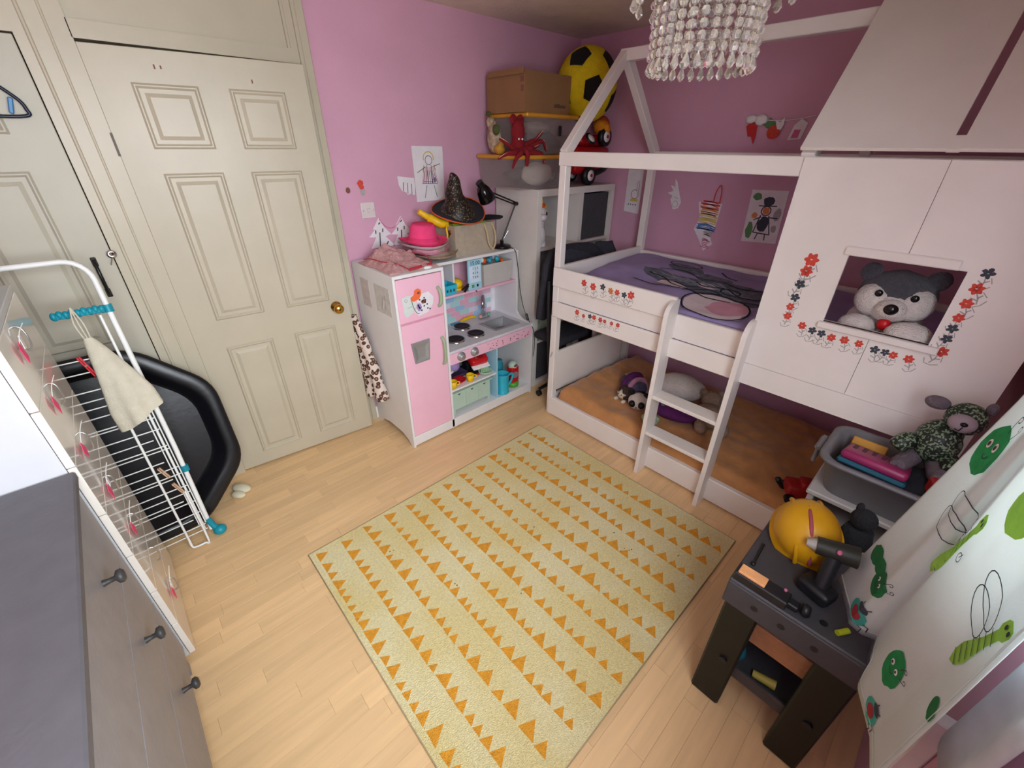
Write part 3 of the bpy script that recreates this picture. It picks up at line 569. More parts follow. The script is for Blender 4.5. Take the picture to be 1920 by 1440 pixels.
obj('stripe', MB().tube(smoothpath([(-.0, -.075, .03), (0, -.035, .12), (.005, .03, .125), (.01, .075, .06)], 5), .024, 8), FURP, o, False)
obj('stripe', MB().tube(smoothpath([(.05, -.065, .03), (.05, -.03, .11), (.055, .03, .115)], 5), .016, 8), FURBE, o, False)
x, y = 2.13, 1.10; o = thing('panda_toy', 'black and white big-eyed soft toy next to the ladder', 'soft toy', (x, y, bedz(x, y)), face_rot(-.9, -.35))
hd = obj('head', MB().ell((0, 0, .055), (.062, .055, .055), amp=.05), FURW, o, False)
for s_ in (-1, 1):
    obj('eye_patch', MB().ell((.028 * s_, -.047, .055), (.022, .012, .024)), FURK, hd, False); obj('eye', MB().ell((.028 * s_, -.058, .055), (.014, .006, .015)), EYE, hd, False); obj('ear', MB().ell((.045 * s_, .005, .102), (.02, .015, .018)), FURK, hd, False)
obj('body', MB().ell((.0, .075, .04), (.05, .06, .04), amp=.1), FURK, o, False); obj('nose', MB().ell((0, -.057, .038), (.008, .005, .006)), PINKF, hd, False)
x, y = 2.46, 1.0; o = thing('fluffy_toy', 'round white fluffy soft toy at the back of the lower bunk', 'soft toy', (x, y, bedz(x, y)), .3)
obj('body', MB().ell((0, 0, .075), (.12, .16, .08), amp=.07, freq=12), FURW, o, False); obj('ear', MB().ell((-.1, .13, .085), (.03, .035, .02)), FURBE, o, False); obj('ear', MB().ell((-.02, .165, .1), (.03, .03, .02)), FURG, o, False)
x, y = 2.24, .90; o = thing('sequin_cushion', 'dark purple cushion with green dots under the soft toys', 'cushion', (x, y, bedz(x, y)), .25)
obj('cover', MB().ell((0, 0, .04), (.11, .17, .05), amp=.05), FURP, o, False)
for (a, b) in ((-.05, .07), (.02, .1), (-.02, .01), (.05, -.03), (-.06, -.06)): obj('dot', MB().ell((a, b, .08), (.014, .014, .012)), mat('teal_dot', '54727c', 0.6), o, False)
x, y = 2.30, .72; o = thing('bear_toy', 'beige teddy bear lying behind the ladder treads', 'soft toy', (x, y, bedz(x, y)), face_rot(-.8, -.5))
obj('body', MB().ell((0, 0, .055), (.085, .11, .06), amp=.05), FURBE, o, False); hd = obj('head', MB().ell((.03, .15, .08), (.06, .062, .058), amp=.05), FURBE, o, False)
for s_ in (-1, 1): obj('ear', MB().ell((.03 + .05 * s_, .17, .12), (.022, .016, .022)), FURBE, hd, False); obj('leg', MB().ell((.06 * s_, -.11, .04), (.035, .06, .035), amp=.05), FURBE, o, False); obj('arm', MB().ell((.09 * s_, .05, .05), (.03, .05, .03)), FURBE, o, False)
x, y = 2.06, .965; o = thing('mint_toy', 'small pale green plush flower beside the ladder', 'soft toy', (x, y, bedz(x, y)), .5)
for k in range(5): a = 2 * PI * k / 5; obj('petal', MB().ell((.03 * math.cos(a), .03 * math.sin(a), .022), (.026, .026, .02), amp=.05), MINT, o, False)
obj('centre', MB().ell((0, 0, .03), (.018, .018, .016)), MINT, o, False)

# ================================================================== RUG
RX0, RX1, RY0, RY1 = .208, 1.752, .275, 1.592
rug = thing('rug', 'pale yellow rug with rows of small orange triangles', 'rug', ((RX0 + RX1) / 2, (RY0 + RY1) / 2, 0))
RUGM = mat('rug_pile', 'f6ecc6', 0.95, 0.10, 110, bump=0.9, bscale=260)
nt = RUGM.node_tree; bs = nt.nodes['Principled BSDF']; src = bs.inputs['Base Color'].links[0].from_socket
tcn = nd(nt, 'ShaderNodeTexCoord'); n1 = nd(nt, 'ShaderNodeTexNoise'); n1.inputs['Scale'].default_value = 3.2; n1.inputs['Detail'].default_value = 6; nt.links.new(tcn.outputs['Object'], n1.inputs['Vector'])
r1 = nd(nt, 'ShaderNodeValToRGB'); r1.color_ramp.elements[0].position = .42; r1.color_ramp.elements[1].position = .62; r1.color_ramp.elements[0].color = lin('f8ecc0'); r1.color_ramp.elements[1].color = lin('fffbe8')
mx = nd(nt, 'ShaderNodeMix'); mx.data_type = 'RGBA'; mx.blend_type = 'MULTIPLY'; mx.inputs[0].default_value = .8; nt.links.new(n1.outputs['Fac'], r1.inputs['Fac']); nt.links.new(src, mx.inputs[6]); nt.links.new(r1.outputs['Color'], mx.inputs[7]); nt.links.new(mx.outputs[2], bs.inputs['Base Color'])
obj('pile', MB().box(RX0, RX1, RY0, RY1, 0.0005, .008, .002), RUGM, rug)
e = MB(); e.tube([(RX0, RY0, .0045), (RX1, RY0, .0045), (RX1, RY1, .0045), (RX0, RY1, .0045)], .0042, 6, True); obj('binding', e, mat('rug_binding', 'b09c78', 0.9, bump=.4, bscale=300), rug)
tri = MB(); rr = random.Random(21); rows = 13; sp = (RX1 - RX0 - .03) / rows
for r in range(rows):
    xb = RX0 + .025 + sp * r; y = RY1 - .015 - rr.uniform(0, .03)
    while y > RY0 + .05:
        b = rr.choice((.038, .045, .05, .056, .064)) * rr.uniform(.85, 1.1); h = b * rr.uniform(.75, .95)
        z = .0085; j = lambda: rr.uniform(-.003, .003); k = rr.uniform(.35, .6)
        tri.add([(xb + j(), y, z), (xb + h + j(), y - b * k, z), (xb + j(), y - b, z), (xb, y, .0075), (xb + h, y - b * k, .0075), (xb, y - b, .0075)], [(0, 2, 1), (0, 1, 4, 3), (1, 2, 5, 4), (2, 0, 3, 5)])
        y -= b + rr.choice((0, .003, .006, .01, .016))
to = obj('triangle_pattern', tri, mat('rug_orange', 'f0a632', 0.95, 0.12, 70, bump=.9, bscale=260), rug); to['kind'] = 'stuff'
st = MB(); rr = random.Random(2)
for (x, y) in ((1.40, .72), (1.33, .60), (1.1, 1.0), (.95, 1.15), (.5, 1.35), (1.47, .42), (.63, 1.0), (1.36, .70), (1.32, .62), (.8, .8)):
    for _ in range(2): st.blob(x + rr.gauss(0, .008), y + rr.gauss(0, .008), .0035, .003, lambda u, v: Vector((u, v, .009)), n=7, rings=1, jag=.3)
so = obj('dark_specks', st, mat('stain', '86754c', 0.9), rug); so['kind'] = 'stuff'

# ================================================================== TOY KITCHEN
KX0, KX1, KF, KB = .998, 2.038, 1.955, 2.42
kit = thing('toy_kitchen', 'white and pink wooden toy kitchen with fridge, hob and sink', 'toy kitchen', ((KX0 + KX1) / 2, KF, 0))
def kp(n, mb, m=None): return obj(n, mb, m or KW, kit)
KW = mat('kitchen_white', 'e6e5e6', 0.45, 0.03, 6); KP = mat('kitchen_pink', 'efbcd0', 0.42, 0.03, 6); KBLUE = mat('kitchen_blue', '9fcfe2', 0.45, 0.03, 6); KMINT = mat('mint_green', 'b5cdbd', 0.5, 0.04); KG = mat('handle_green', '9db08f', 0.45, 0.05); SILV = mat('silver_paint', 'a7a9ab', 0.35, 0.05, 10, metal=.5)
# left side with scooped foot, front corner slightly proud
side = [(KF, 0), (KF + .03, 0), (KF + .07, .035), (KF + .13, .055), (KF + .30, .055), (KF + .38, .035), (KF + .42, 0), (KB, 0), (KB, 1.084), (KF, 1.084)]
kp('side_panel', MB().prism(side, (KX0 + .014, 0, 0), (0, 1, 0), (0, 0, 1), -.014))
kp('fridge_top', MB().box(KX0 + .014, 1.313, KF, KB, 1.066, 1.084, .002)); kp('middle_panel', MB().box(1.297, 1.313, KF, KB, .02, 1.066)); kp('back_panel', MB().box(KX0 + .014, 1.297, KB - .012, KB, .02, 1.066))
up = [(KF, 0), (KB, 0), (KB, 1.05), (2.115, 1.05), (2.115, .62), (2.09, .592), (2.05, .575), (KF, .566)]
kp('side_panel', MB().prism(up, (KX1, 0, 0), (0, 1, 0), (0, 0, 1), -.015))
kp('plinth', MB().box(KX0 + .014, KX1 - .015, KF, KF + .02, .012, .078, .002)); kp('bottom_shelf', MB().box(1.313, KX1 - .015, KF + .02, KB - .012, .062, .076))
kp('freezer_door', MB().box(KX0 + .016, 1.295, KF - .002, KF + .014, .824, 1.062, .003), KP); kp('fridge_door', MB().box(KX0 + .016, 1.295, KF - .002, KF + .014, .082, .812, .003), KP)
kp('door_gap_rail', MB().box(KX0 + .016, 1.295, KF + .004, KF + .02, .80, .83), mat('dusty_pink', 'd99aae', .5))
for z0, z1 in ((.875, .985), (.51, .685)):
    kp('handle', MB().tube(smoothpath([(1.262, KF - .004, z1), (1.264, KF - .024, z1 - .02), (1.266, KF - .03, (z0 + z1) / 2), (1.264, KF - .024, z0 + .02), (1.262, KF - .004, z0)], 5), .0095, 10), KG)
dp = MB(); o4 = [(1.058, .70), (1.178, .70), (1.168, .572), (1.072, .572)]; i4 = [(1.068, .685), (1.168, .685), (1.16, .582), (1.08, .582)]; b4 = [(1.092, .66), (1.148, .66), (1.145, .60), (1.098, .60)]
vs = [Vector((x, KF - .010, z)) for x, z in o4] + [Vector((x, KF - .010, z)) for x, z in i4] + [Vector((x, KF - .0028, z)) for x, z in b4] + [Vector((x, KF - .001, z)) for x, z in o4]
dp.add(vs, [(i, 4 + i, 4 + (i + 1) % 4, (i + 1) % 4) for i in range(4)] + [(4 + i, 8 + i, 8 + (i + 1) % 4, 4 + (i + 1) % 4) for i in range(4)] + [(8, 9, 10, 11)] + [(i, (i + 1) % 4, 12 + (i + 1) % 4, 12 + i) for i in range(4)])
kp('water_dispenser', dp, SILV)
# worktop with sink cut out
CT = .566; sx0, sx1, sy0, sy1 = 1.755, 1.962, 2.03, 2.19
wt = MB(); wt.box(1.313, sx0, KF, KB - .012, CT - .016, CT); wt.box(sx1, KX1 - .015, KF, KB - .012, CT - .016, CT); wt.box(sx0, sx1, KF, sy0, CT - .016, CT); wt.box(sx0, sx1, sy1, KB - .012, CT - .016, CT)
kp('worktop', wt, mat('worktop_grey', 'd3d3d8', .4))
sk = MB(); q = .012
rim = [(sx0 - q, sy0 - q), (sx1 + q, sy0 - q), (sx1 + q, sy1 + q), (sx0 - q, sy1 + q)]; inn = [(sx0 + .004, sy0 + .004), (sx1 - .004, sy0 + .004), (sx1 - .004, sy1 - .004), (sx0 + .004, sy1 - .004)]; bt = [(sx0 + .025, sy0 + .022), (sx1 - .025, sy0 + .022), (sx1 - .025, sy1 - .022), (sx0 + .025, sy1 - .022)]
sk.add([Vector((x, y, CT + .003)) for x, y in rim] + [Vector((x, y, CT + .003)) for x, y in inn] + [Vector((x, y, CT - .055)) for x, y in bt] + [Vector((x, y, CT)) for x, y in rim], [(i, (i + 1) % 4, 4 + (i + 1) % 4, 4 + i) for i in range(4)] + [(4 + i, 4 + (i + 1) % 4, 8 + (i + 1) % 4, 8 + i) for i in range(4)] + [(8, 9, 10, 11)] + [(12 + i, 12 + (i + 1) % 4, (i + 1) % 4, i) for i in range(4)]); kp('sink', sk, SILV)
tp = kp('tap', MB().box(1.80, 1.90, 2.255, 2.285, CT, CT + .018, .006).tube(smoothpath([(1.85, 2.27, CT + .015), (1.85, 2.27, CT + .12), (1.838, 2.258, CT + .165), (1.805, 2.225, CT + .178), (1.778, 2.195, CT + .155), (1.772, 2.19, CT + .115)], 6), .012, 10), CHROME)
obj('tap_knob', MB().cyl((1.81, 2.262, CT + .016), (1.81, 2.262, CT + .035), .014, .011, 8), mat('peach_plastic', 'e9a98c', .4), tp); obj('tap_knob', MB().cyl((1.888, 2.262, CT + .016), (1.888, 2.262, CT + .035), .014, .011, 8), mat('sea_green_plastic', '7fc0a0', .4), tp)
for (x, y) in ((1.455, 2.085), (1.615, 2.075), (1.62, 2.235)):
    b = kp('hob_ring', MB().lathe((x, y, CT), [(.064, 0), (.062, .007), (.056, .009)], 24), CHROME)
    obj('hob_plate', MB().lathe((x, y, CT), [(.056, .008), (.054, .011), (.04, .0115), (.038, .0105), (.026, .0115), (.024, .0105), (.01, .0115), (.0005, .0115)], 24), mat('hob_black', '17141a', .6), b)
pt = thing('toy_saucepan', 'small grey metal saucepan on the rear left hob ring', 'saucepan', (1.47, 2.27, CT))
obj('pan', MB().lathe((1.47, 2.27, CT), [(.0005, .001), (.042, .001), (.044, .055), (.047, .058), (.041, .056), (.039, .006), (.0005, .005)], 20), SILV, pt); obj('pan_handle', MB().tube([(1.435, 2.25, CT + .045), (1.37, 2.21, CT + .05)], .006, 8), BLACK, pt)
# pink fascia with punched paw dots, two knobs
fa = kp('fascia', MB().box(1.313, KX1 - .015, KF - .008, KF + .008, .478, .549, .002), KP)
rr = random.Random(8)
for cx in (1.62, 1.66, 1.70, 1.74, 1.80, 1.86, 1.89, 1.93, 1.96, 1.99):
    for k in range(3): x = cx + rr.uniform(-.015, .015); z = .513 + rr.uniform(-.024, .024); obj('paw_dot', MB().cyl((x, KF - .0075, z), (x, KF - .0095, z), rr.uniform(.0026, .0042), n=7), mat('dot_brown', '57343d', .7), fa)
for x in (1.392, 1.497):
    k = kp('knob', MB().lathe((x, KF - .008, .518), [(.03, 0), (.03, .006), (.02, .008), (.019, .024), (.012, .027), (.0005, .027)], 20, RX(PI / 2)), SILV)
    obj('knob_cap', MB().cyl((x, KF - .034, .518), (x, KF - .037, .518), .011, n=14), METAL, k)
# lower open bays
kp('divider', MB().box(1.70, 1.712, KF + .012, KB - .012, .076, CT - .016), KBLUE); kp('back_panel', MB().box(1.313, KX1 - .015, KB - .012, KB, .02, 1.05), mat('kitchen_backing', 'd8e4ea', .6))
kp('shelf', MB().box(1.313, 1.70, KF + .015, KB - .012, .272, .284), KW)
# tiled splashback: pastel tiles, each its own piece
TC = [mat('tile_%s' % n, c, .35, .02) for n, c in (('pink', 'efb3c6'), ('blue', 'a5cbe6'), ('aqua', 'b4dfe0'), ('pale', 'e4e2f2'), ('rose', 'e7c0d4'))]
tw, th_ = .083, .036; tms = [MB().box(-tw / 2 + .0015, tw / 2 - .0015, -.002, .002, -th_ / 2 + .0012, th_ / 2 - .0012, .0012).mesh('tile', m) for m in TC]
sb = kp('splashback', MB().box(1.313, KX1 - .015, 2.352, 2.362, CT, .845), mat('grout_white', 'f2f0f4', .6)); rr = random.Random(6); r = 0; z = CT + th_ / 2 + .002
while z < .84:
    x = 1.32 + tw / 2 + (tw / 2 if r % 2 else 0)
    while x + tw / 2 < KX1 - .018: place('tile', rr.choice(tms), (x - kit.location.x, 2.350 - kit.location.y, z), sb); x += tw
    z += th_; r += 1
for o in sb.children: o.matrix_parent_inverse = Matrix.Identity(4)
# upper cabinet: top, pink shelf, microwave fascia with keypad
UF = 2.118
kp('upper_top', MB().box(1.313, KX1 - .0155, UF, KB - .012, 1.044, 1.062, .002)); kp('pink_shelf', MB().box(1.313, KX1 - .015, UF, 2.352, .836, .85, .002), KP); kp('cabinet_back', MB().box(1.313, KX1 - .015, 2.34, 2.352, .85, 1.044), KP)
kp('cabinet_divider', MB().box(1.53, 1.542, UF + .06, 2.34, .85, 1.044)); kp('hanging_hook', MB().cyl((1.66, UF - .002, .843), (1.66, UF - .012, .843), .005, n=8), CHROME)
kp('grommet', MB().cyl((1.40, UF - .001, 1.03), (1.40, UF - .004, 1.03), .012, n=12), BLACKM)
pad = kp('microwave_keypad', MB().box(1.605, 1.712, UF - .004, UF + .01, .852, 1.042, .002), KBLUE)
obj('keypad_card', MB().box(1.614, 1.703, UF - .006, UF - .003, .90, 1.005, .001), mat('keypad_lilac', 'cfe2f2', .5), pad)
def text_obj(s, size, origin, ux, uz, m, parent, name='lettering', bold=0.0):
    cu = bpy.data.curves.new(name, 'FONT'); cu.body = s; cu.size = size; cu.extrude = .0004; cu.offset = bold; cu.resolution_u = 2; cu.align_x = 'CENTER'
    tmp = bpy.data.objects.new('tmp_text', cu); C.objects.link(tmp); dg = bpy.context.evaluated_depsgraph_get(); me = bpy.data.meshes.new_from_object(tmp.evaluated_get(dg)); bpy.data.objects.remove(tmp)
    ux = Vector(ux); uz = Vector(uz); xf = Matrix((ux, uz, ux.cross(uz))).transposed().to_4x4(); xf.translation = Vector(origin)
    me.transform((parent.parent.matrix_basis @ parent.matrix_basis if parent.parent else parent.matrix_basis).inverted() @ xf); me.materials.clear(); me.materials.append(m); o = bpy.data.objects.new(name, me); C.objects.link(o); o.parent = parent; return o
text_obj('15:00', .036, (1.658, UF - .0055, 1.011), (1, 0, 0), (0, 0, 1), INKD, pad, 'clock_digits')
for i, s_ in enumerate(('1 2 3', '4 5 6', '7 8 9')): text_obj(s_, .022, (1.658, UF - .0075, .982 - i * .028), (1, 0, 0), (0, 0, 1), INKD, pad, 'key_digits')
obj('start_key', MB().box(1.628, 1.648, UF - .008, UF - .003, .868, .888, .002), INKGR, pad); obj('stop_key', MB().box(1.668, 1.682, UF - .008, UF - .003, .87, .886, .002), BLACK, pad)

# ---- things in and on the kitchen
def open_bin(x0, x1, y0, y1, z0, z1, taper=.012, th=.004, b=None):
    b = b or MB(); lv = [(taper, z0), (0, z1)]; vs = []
    for off in (0, th):
        for t_, z in lv: vs += [Vector((x0 + t_ + off, y0 + t_ + off, z + (th if off and z == z0 else 0))), Vector((x1 - t_ - off, y0 + t_ + off, z + (th if off and z == z0 else 0))), Vector((x1 - t_ - off, y1 - t_ - off, z + (th if off and z == z0 else 0))), Vector((x0 + t_ + off, y1 - t_ - off, z + (th if off and z == z0 else 0)))]
    fs = [(3, 2, 1, 0), (8, 9, 10, 11)]
    for i in range(4): j = (i + 1) % 4; fs += [(i, j, 4 + j, 4 + i), (8 + j, 8 + i, 12 + i, 12 + j), (4 + i, 4 + j, 12 + j, 12 + i)]
    return b.add(vs, fs)
def junk(parent, m_list, x0, x1, y0, y1, z, n, s, seed, name='toy_piece'):
    rr = random.Random(seed)
    for k in range(n):
        m = m_list[k % len(m_list)]; c = (rr.uniform(x0, x1), rr.uniform(y0, y1), z + rr.uniform(0, s * .5)); r = Euler((rr.uniform(0, 3), rr.uniform(0, 3), rr.uniform(0, 3))).to_matrix()
        obj(name, MB().obox(c, (s * rr.uniform(.7, 1.4), s * rr.uniform(.5, 1), s * rr.uniform(.4, .8)), r, s * .2, 2) if k % 2 else MB().ell(c, (s * .6, s * .5, s * .4), r, 12, 8), m, parent)
BLUEP = mat('blue_plastic', '3d9bb8', .4); GREYP2 = mat('grey_bin_plastic', 'c4c1bd', .55, .04); ORP = mat('orange_plastic', 'e8641f', .4); GRNP = mat('green_plastic', '58b03a', .4); PURP = mat('lilac_plastic', 'a58fc4', .45); TURQ = mat('turquoise_plastic', '2fb6cf', .35)
g = thing('storage_basket', 'light grey basket of play food in the toy kitchen upper shelf', 'basket', (1.865, 2.2, .85)); obj('basket', open_bin(1.74, 1.995, 2.128, 2.30, .8505, .99), GREYP2, g); junk(g, [ORP, BLUEP, WHITE_MAT, TURQ, BLUEP], 1.775, 1.955, 2.16, 2.26, .985, 9, .035, 3)
g = thing('turquoise_crate', 'turquoise toy crate with a yellow piece in the microwave bay', 'crate', (1.45, 2.2, .85)); obj('crate', open_bin(1.39, 1.525, 2.13, 2.24, .8505, .91, .006), TURQ, g)
for k in range(3): obj('mark', MB().box(1.445 + k * .025, 1.458 + k * .025, 2.1325, 2.1345, .868, .892), INKD, g)
single('yellow_toy_hat', MB().ell((1.585, 2.22, .885), (.038, .045, .032)).lathe((1.585, 2.22, .852), [(.055, 0), (.056, .004), (.03, .008)], 18), YEL, 'yellow plastic toy beside the turquoise crate', 'toy')
single('toy_whisk', MB().tube(smoothpath([(1.56, 2.10, .862), (1.61, 2.125, .885), (1.64, 2.15, .86)], 4), .008, 8).cyl((1.575, 2.15, .858), (1.60, 2.11, .90), .0055), BLACK, 'black plastic toy handle lying on the pink shelf edge', 'toy')
single('toy_peeler', MB().tube(smoothpath([(1.66, 2.31, CT + .012), (1.70, 2.315, CT + .012), (1.75, 2.325, CT + .012), (1.80, 2.315, CT + .012)], 4), [.006] * 4 + [.012] * 5 + [.009] * 4, 8), YEL, 'yellow plastic kitchen utensil behind the hob', 'utensil')
single('blue_spatula', MB().box(1.58, 1.66, 2.30, 2.32, CT + .001, CT + .008, .002), BLUEP, 'small blue utensil behind the rear hob ring', 'utensil')
for i, (x, y, lab) in enumerate(((1.352, 1.998, 'yellow toy cup at the left end of the kitchen shelf'), (1.492, 1.998, 'yellow toy cup right of the red bowl'))):
    g = thing('toy_cup', lab, 'cup', (x, y, .284), group='yellow toy cups'); obj('cup', MB().lathe((x, y, .284), [(.0005, 0), (.021, 0), (.027, .05), (.024, .05), (.019, .005), (.0005, .004)], 18), YEL, g)
    obj('cup_handle', MB().tube([(x + .024, y - .008, .30), (x + .042, y - .014, .305), (x + .042, y - .014, .32), (x + .026, y - .008, .325)], .004, 6), YEL, g)
single('red_bowl', MB().lathe((1.425, 2.03, .284), [(.0005, 0), (.02, .001), (.046, .024), (.043, .025), (.018, .006), (.0005, .005)], 22), RED, 'small red toy bowl between the yellow cups', 'bowl')
g = thing('toy_scale', 'red and white toy appliance lifted on the kitchen shelf', 'toy', (1.61, 2.06, .365)); obj('body', MB().obox((1.605, 2.06, .395), (.13, .10, .06), RZ(-.15) @ RX(.5), .014, 2), RED, g); obj('base', MB().obox((1.606, 2.045, .365), (.13, .10, .016), RZ(-.15) @ RX(.5), .004), WHITE_MAT, g); obj('recess', MB().ell((1.603, 2.045, .421), (.038, .028, .008), RZ(-.15) @ RX(.5)), mat('dark_red', '8c0d12', .4), g)
g = thing('toy_stove', 'black toy grill base under the red toy appliance', 'toy', (1.57, 2.10, .284)); obj('base', MB().box(1.54, 1.66, 2.03, 2.2, .2845, .30, .005).box(1.545, 1.57, 2.10, 2.16, .30, .36, .004).box(1.635, 1.655, 2.10, 2.16, .30, .36, .004), BLACK, g); obj('dial', MB().cyl((1.585, 2.03, .293), (1.585, 2.022, .293), .008, n=10), RED, g)
g = thing('asparagus_tray', 'clear round tray of green toy vegetables on the kitchen shelf', 'toy food', (1.655, 2.03, .284)); obj('tray', MB().lathe((1.625, 2.0, .3005), [(.0005, 0), (.042, .001), (.05, .018), (.047, .018), (.04, .005), (.0005, .004)], 20), KMINT, g)
for k in range(5): obj('vegetable', MB().tube([(1.597 + k * .014, 2.0, .306), (1.597 + k * .014, 2.004 + .003 * k, .345)], [.009, .005], 8), mat('veg_green', '8fb98a', .5), g)
g = thing('purple_toy', 'lilac round toy in a dark tray at the back of the kitchen shelf', 'toy', (1.44, 2.14, .284)); obj('ball', MB().ell((1.45, 2.13, .365), (.05, .045, .05), amp=.1), PURP, g); obj('tray', open_bin(1.36, 1.53, 2.07, 2.22, .2845, .315), mat('plum_plastic', '4a3d5c', .4), g); obj('clip', MB().obox((1.40, 2.08, .35), (.03, .02, .015), RZ(.4), .003), WHITE_MAT, g); obj('wheel', MB().cyl((1.375, 2.075, .325), (1.375, 2.065, .325), .02, n=14), BLACK, g); obj('block', MB().box(1.345, 1.385, 2.12, 2.17, .315, .40, .005), TEAL, g)
# mint toy sideboard
g = thing('mint_chest', 'small mint green toy sideboard with three fronts under the kitchen shelf', 'toy cabinet', (1.495, 2.08, .076)); obj('carcass', MB().box(1.335, 1.665, 2.0, 2.2, .105, .235).box(1.32, 1.68, 1.985, 2.21, .235, .243, .002).box(1.34, 1.36, 2.0, 2.02, .0765, .105).box(1.64, 1.66, 2.0, 2.02, .0765, .105).box(1.34, 1.36, 2.17, 2.19, .0765, .105).box(1.64, 1.66, 2.17, 2.19, .0765, .105), KMINT, g)
for k in range(3):
    x0 = 1.338 + k * .109; dr = obj('cabinet_front', MB().box(x0 + .002, x0 + .105, 1.995, 2.0, .11, .232, .001), KMINT, g); obj('cut_handle', MB().add([Vector((x0 + .04, 1.9945, .224)), Vector((x0 + .068, 1.9945, .224)), Vector((x0 + .054, 1.9945, .211)), Vector((x0 + .04, 1.996, .224)), Vector((x0 + .068, 1.996, .224)), Vector((x0 + .054, 1.996, .211))], [(0, 2, 1), (3, 4, 5), (0, 1, 4, 3), (1, 2, 5, 4), (2, 0, 3, 5)]), INKD, dr)
# right bay
g = thing('toy_jug', 'turquoise plastic jug in the right bay of the toy kitchen', 'jug', (1.785, 2.0, .076)); obj('jug', MB().lathe((1.785, 2.0, .0765), [(.0005, 0), (.046, 0), (.048, .006), (.044, .01), (.047, .15), (.05, .158), (.046, .158), (.042, .012), (.0005, .01)], 22), TURQ, g); obj('jug_handle', MB().tube(smoothpath([(1.83, 1.995, .205), (1.868, 1.985, .21), (1.862, 1.987, .16), (1.832, 1.997, .115)], 4), .0085, 8), TURQ, g)
g = thing('toy_lantern', 'red toy with a clear top and green base beside the jug', 'toy', (1.915, 2.03, .076)); obj('base', MB().lathe((1.915, 2.03, .0765), [(.0005, 0), (.045, 0), (.047, .03), (.036, .036), (.0005, .036)], 20), GRNP, g); obj('body', MB().obox((1.915, 2.03, .175), (.072, .062, .13), None, .008, 2), RED, g); obj('dial', MB().cyl((1.91, 1.998, .18), (1.91, 1.993, .18), .026, n=18), mat('grey_dial', '8d8f90', .4), g); obj('cap', MB().ell((1.915, 2.03, .245), (.038, .034, .035)), KMINT, g); obj('label_disc', MB().ell((1.915, 1.999, .252), (.018, .005, .01)), INKBR, g)
g = thing('grey_tub', 'tall grey tub behind the divider in the kitchen right bay', 'tub', (1.76, 2.17, .076)); obj('tub', open_bin(1.716, 1.82, 2.09, 2.30, .0768, .40), GREYP2, g); junk(g, [BLACK, METAL, INKBR], 1.74, 1.79, 2.12, 2.26, .385, 4, .03, 5)
g = thing('teal_toys', 'teal toy pot behind the jug', 'toy', (1.855, 2.12, .076)); obj('pot', MB().lathe((1.852, 2.12, .0768), [(.0005, 0), (.035, 0), (.035, .17), (.028, .19), (.03, .2), (.0005, .2)], 18), mat('teal_toy', '2b8f9e', .4), g)
# fridge drawings
def on_front(x0, z0): return lambda u, v, d=0.0: Vector((x0 + u, KF - .0025 - d, z0 + v))
mp = on_front(1.035, .855); t = paper_thing('fridge_note', 'torn white note under the orange cut-out on the freezer door', [(.0, .11), (.008, .06), (.002, .03), (.02, .0), (.06, .015), (.09, .06), (.07, .115), (.03, .118)], mp, mat('note_grey', 'd3dcd8', .8), 'note'); ink(t, INKG, [arc(.025, .092, .008, 0, 2 * PI, 10), [(.03, .05), (.06, .055)]], mp, .003)
mp = lambda u, v, d=0.0: Vector((1.10 + u, KF - .0045 - d, .848 + v)); t = paper_thing('dotted_cutout', 'white dotted cut-out on the freezer door', [(0, .03), (.03, .0), (.09, .01), (.125, .05), (.13, .09), (.10, .125), (.06, .12), (.02, .1), (.03, .06)], mp, cat='paper cut-out'); rr = random.Random(9)
ink(t, INKD, [], mp, blobs=[(rr.uniform(.03, .11), rr.uniform(.02, .10), .005, .005) for _ in range(13)], name='dots'); ink(t, INKBR, [], mp, blobs=[(.065, .075, .016, .012)], name='patch'); ink(t, PURP, [], mp, blobs=[(.035, .05, .015, .022)], name='patch')
mp = lambda u, v, d=0.0: Vector((1.088 + u, KF - .0068 - d, .935 + v)); t = paper_thing('orange_cutout', 'orange bird-shaped cut-out on the freezer door', [(0, .005), (.02, .0), (.05, .008), (.065, .03), (.066, .055), (.05, .066), (.028, .06), (.022, .035), (.0, .025)], mp, mat('orange_card', 'f0703f', .8), 'paper cut-out'); ink(t, INKBR, [], mp, blobs=[(.05, .042, .009, .008)], name='eye')
single('thread', MB().tube(smoothpath([(1.092, KF - .008, .94), (1.10, KF - .01, .90), (1.115, KF - .008, .87), (1.13, KF - .01, .862)], 4), .0015, 5), INKD, 'dark thread hanging from the orange cut-out', 'thread')
def on_side(y0, z0): return lambda u, v, d=0.0: Vector((KX0 - .0005 - d, y0 - u, z0 + v))
mp = on_side(2.17, .855); t = paper_thing('side_picture', 'pale framed print on the fridge side nearest the front', [(0, .0), (.165, .0), (.165, .155), (0, .155)], mp, mat('pale_print', 'c9c6c0', .8, .12, 30), 'print'); ink(t, INKG, [[(.06, .02), (.09, .1)], [(.1, .03), (.11, .11)]], mp, .008); ink(t, PAPER, [[(.08, .03), (.1, .08)]], mp, .01)
mp = on_side(2.335, .85); paper_thing('side_picture', 'pale framed print on the fridge side nearest the wall', [(0, .0), (.10, .0), (.10, .16), (0, .16)], mp, mat('pale_print_rosy', 'cabfbc', .8, .12, 30), 'print')

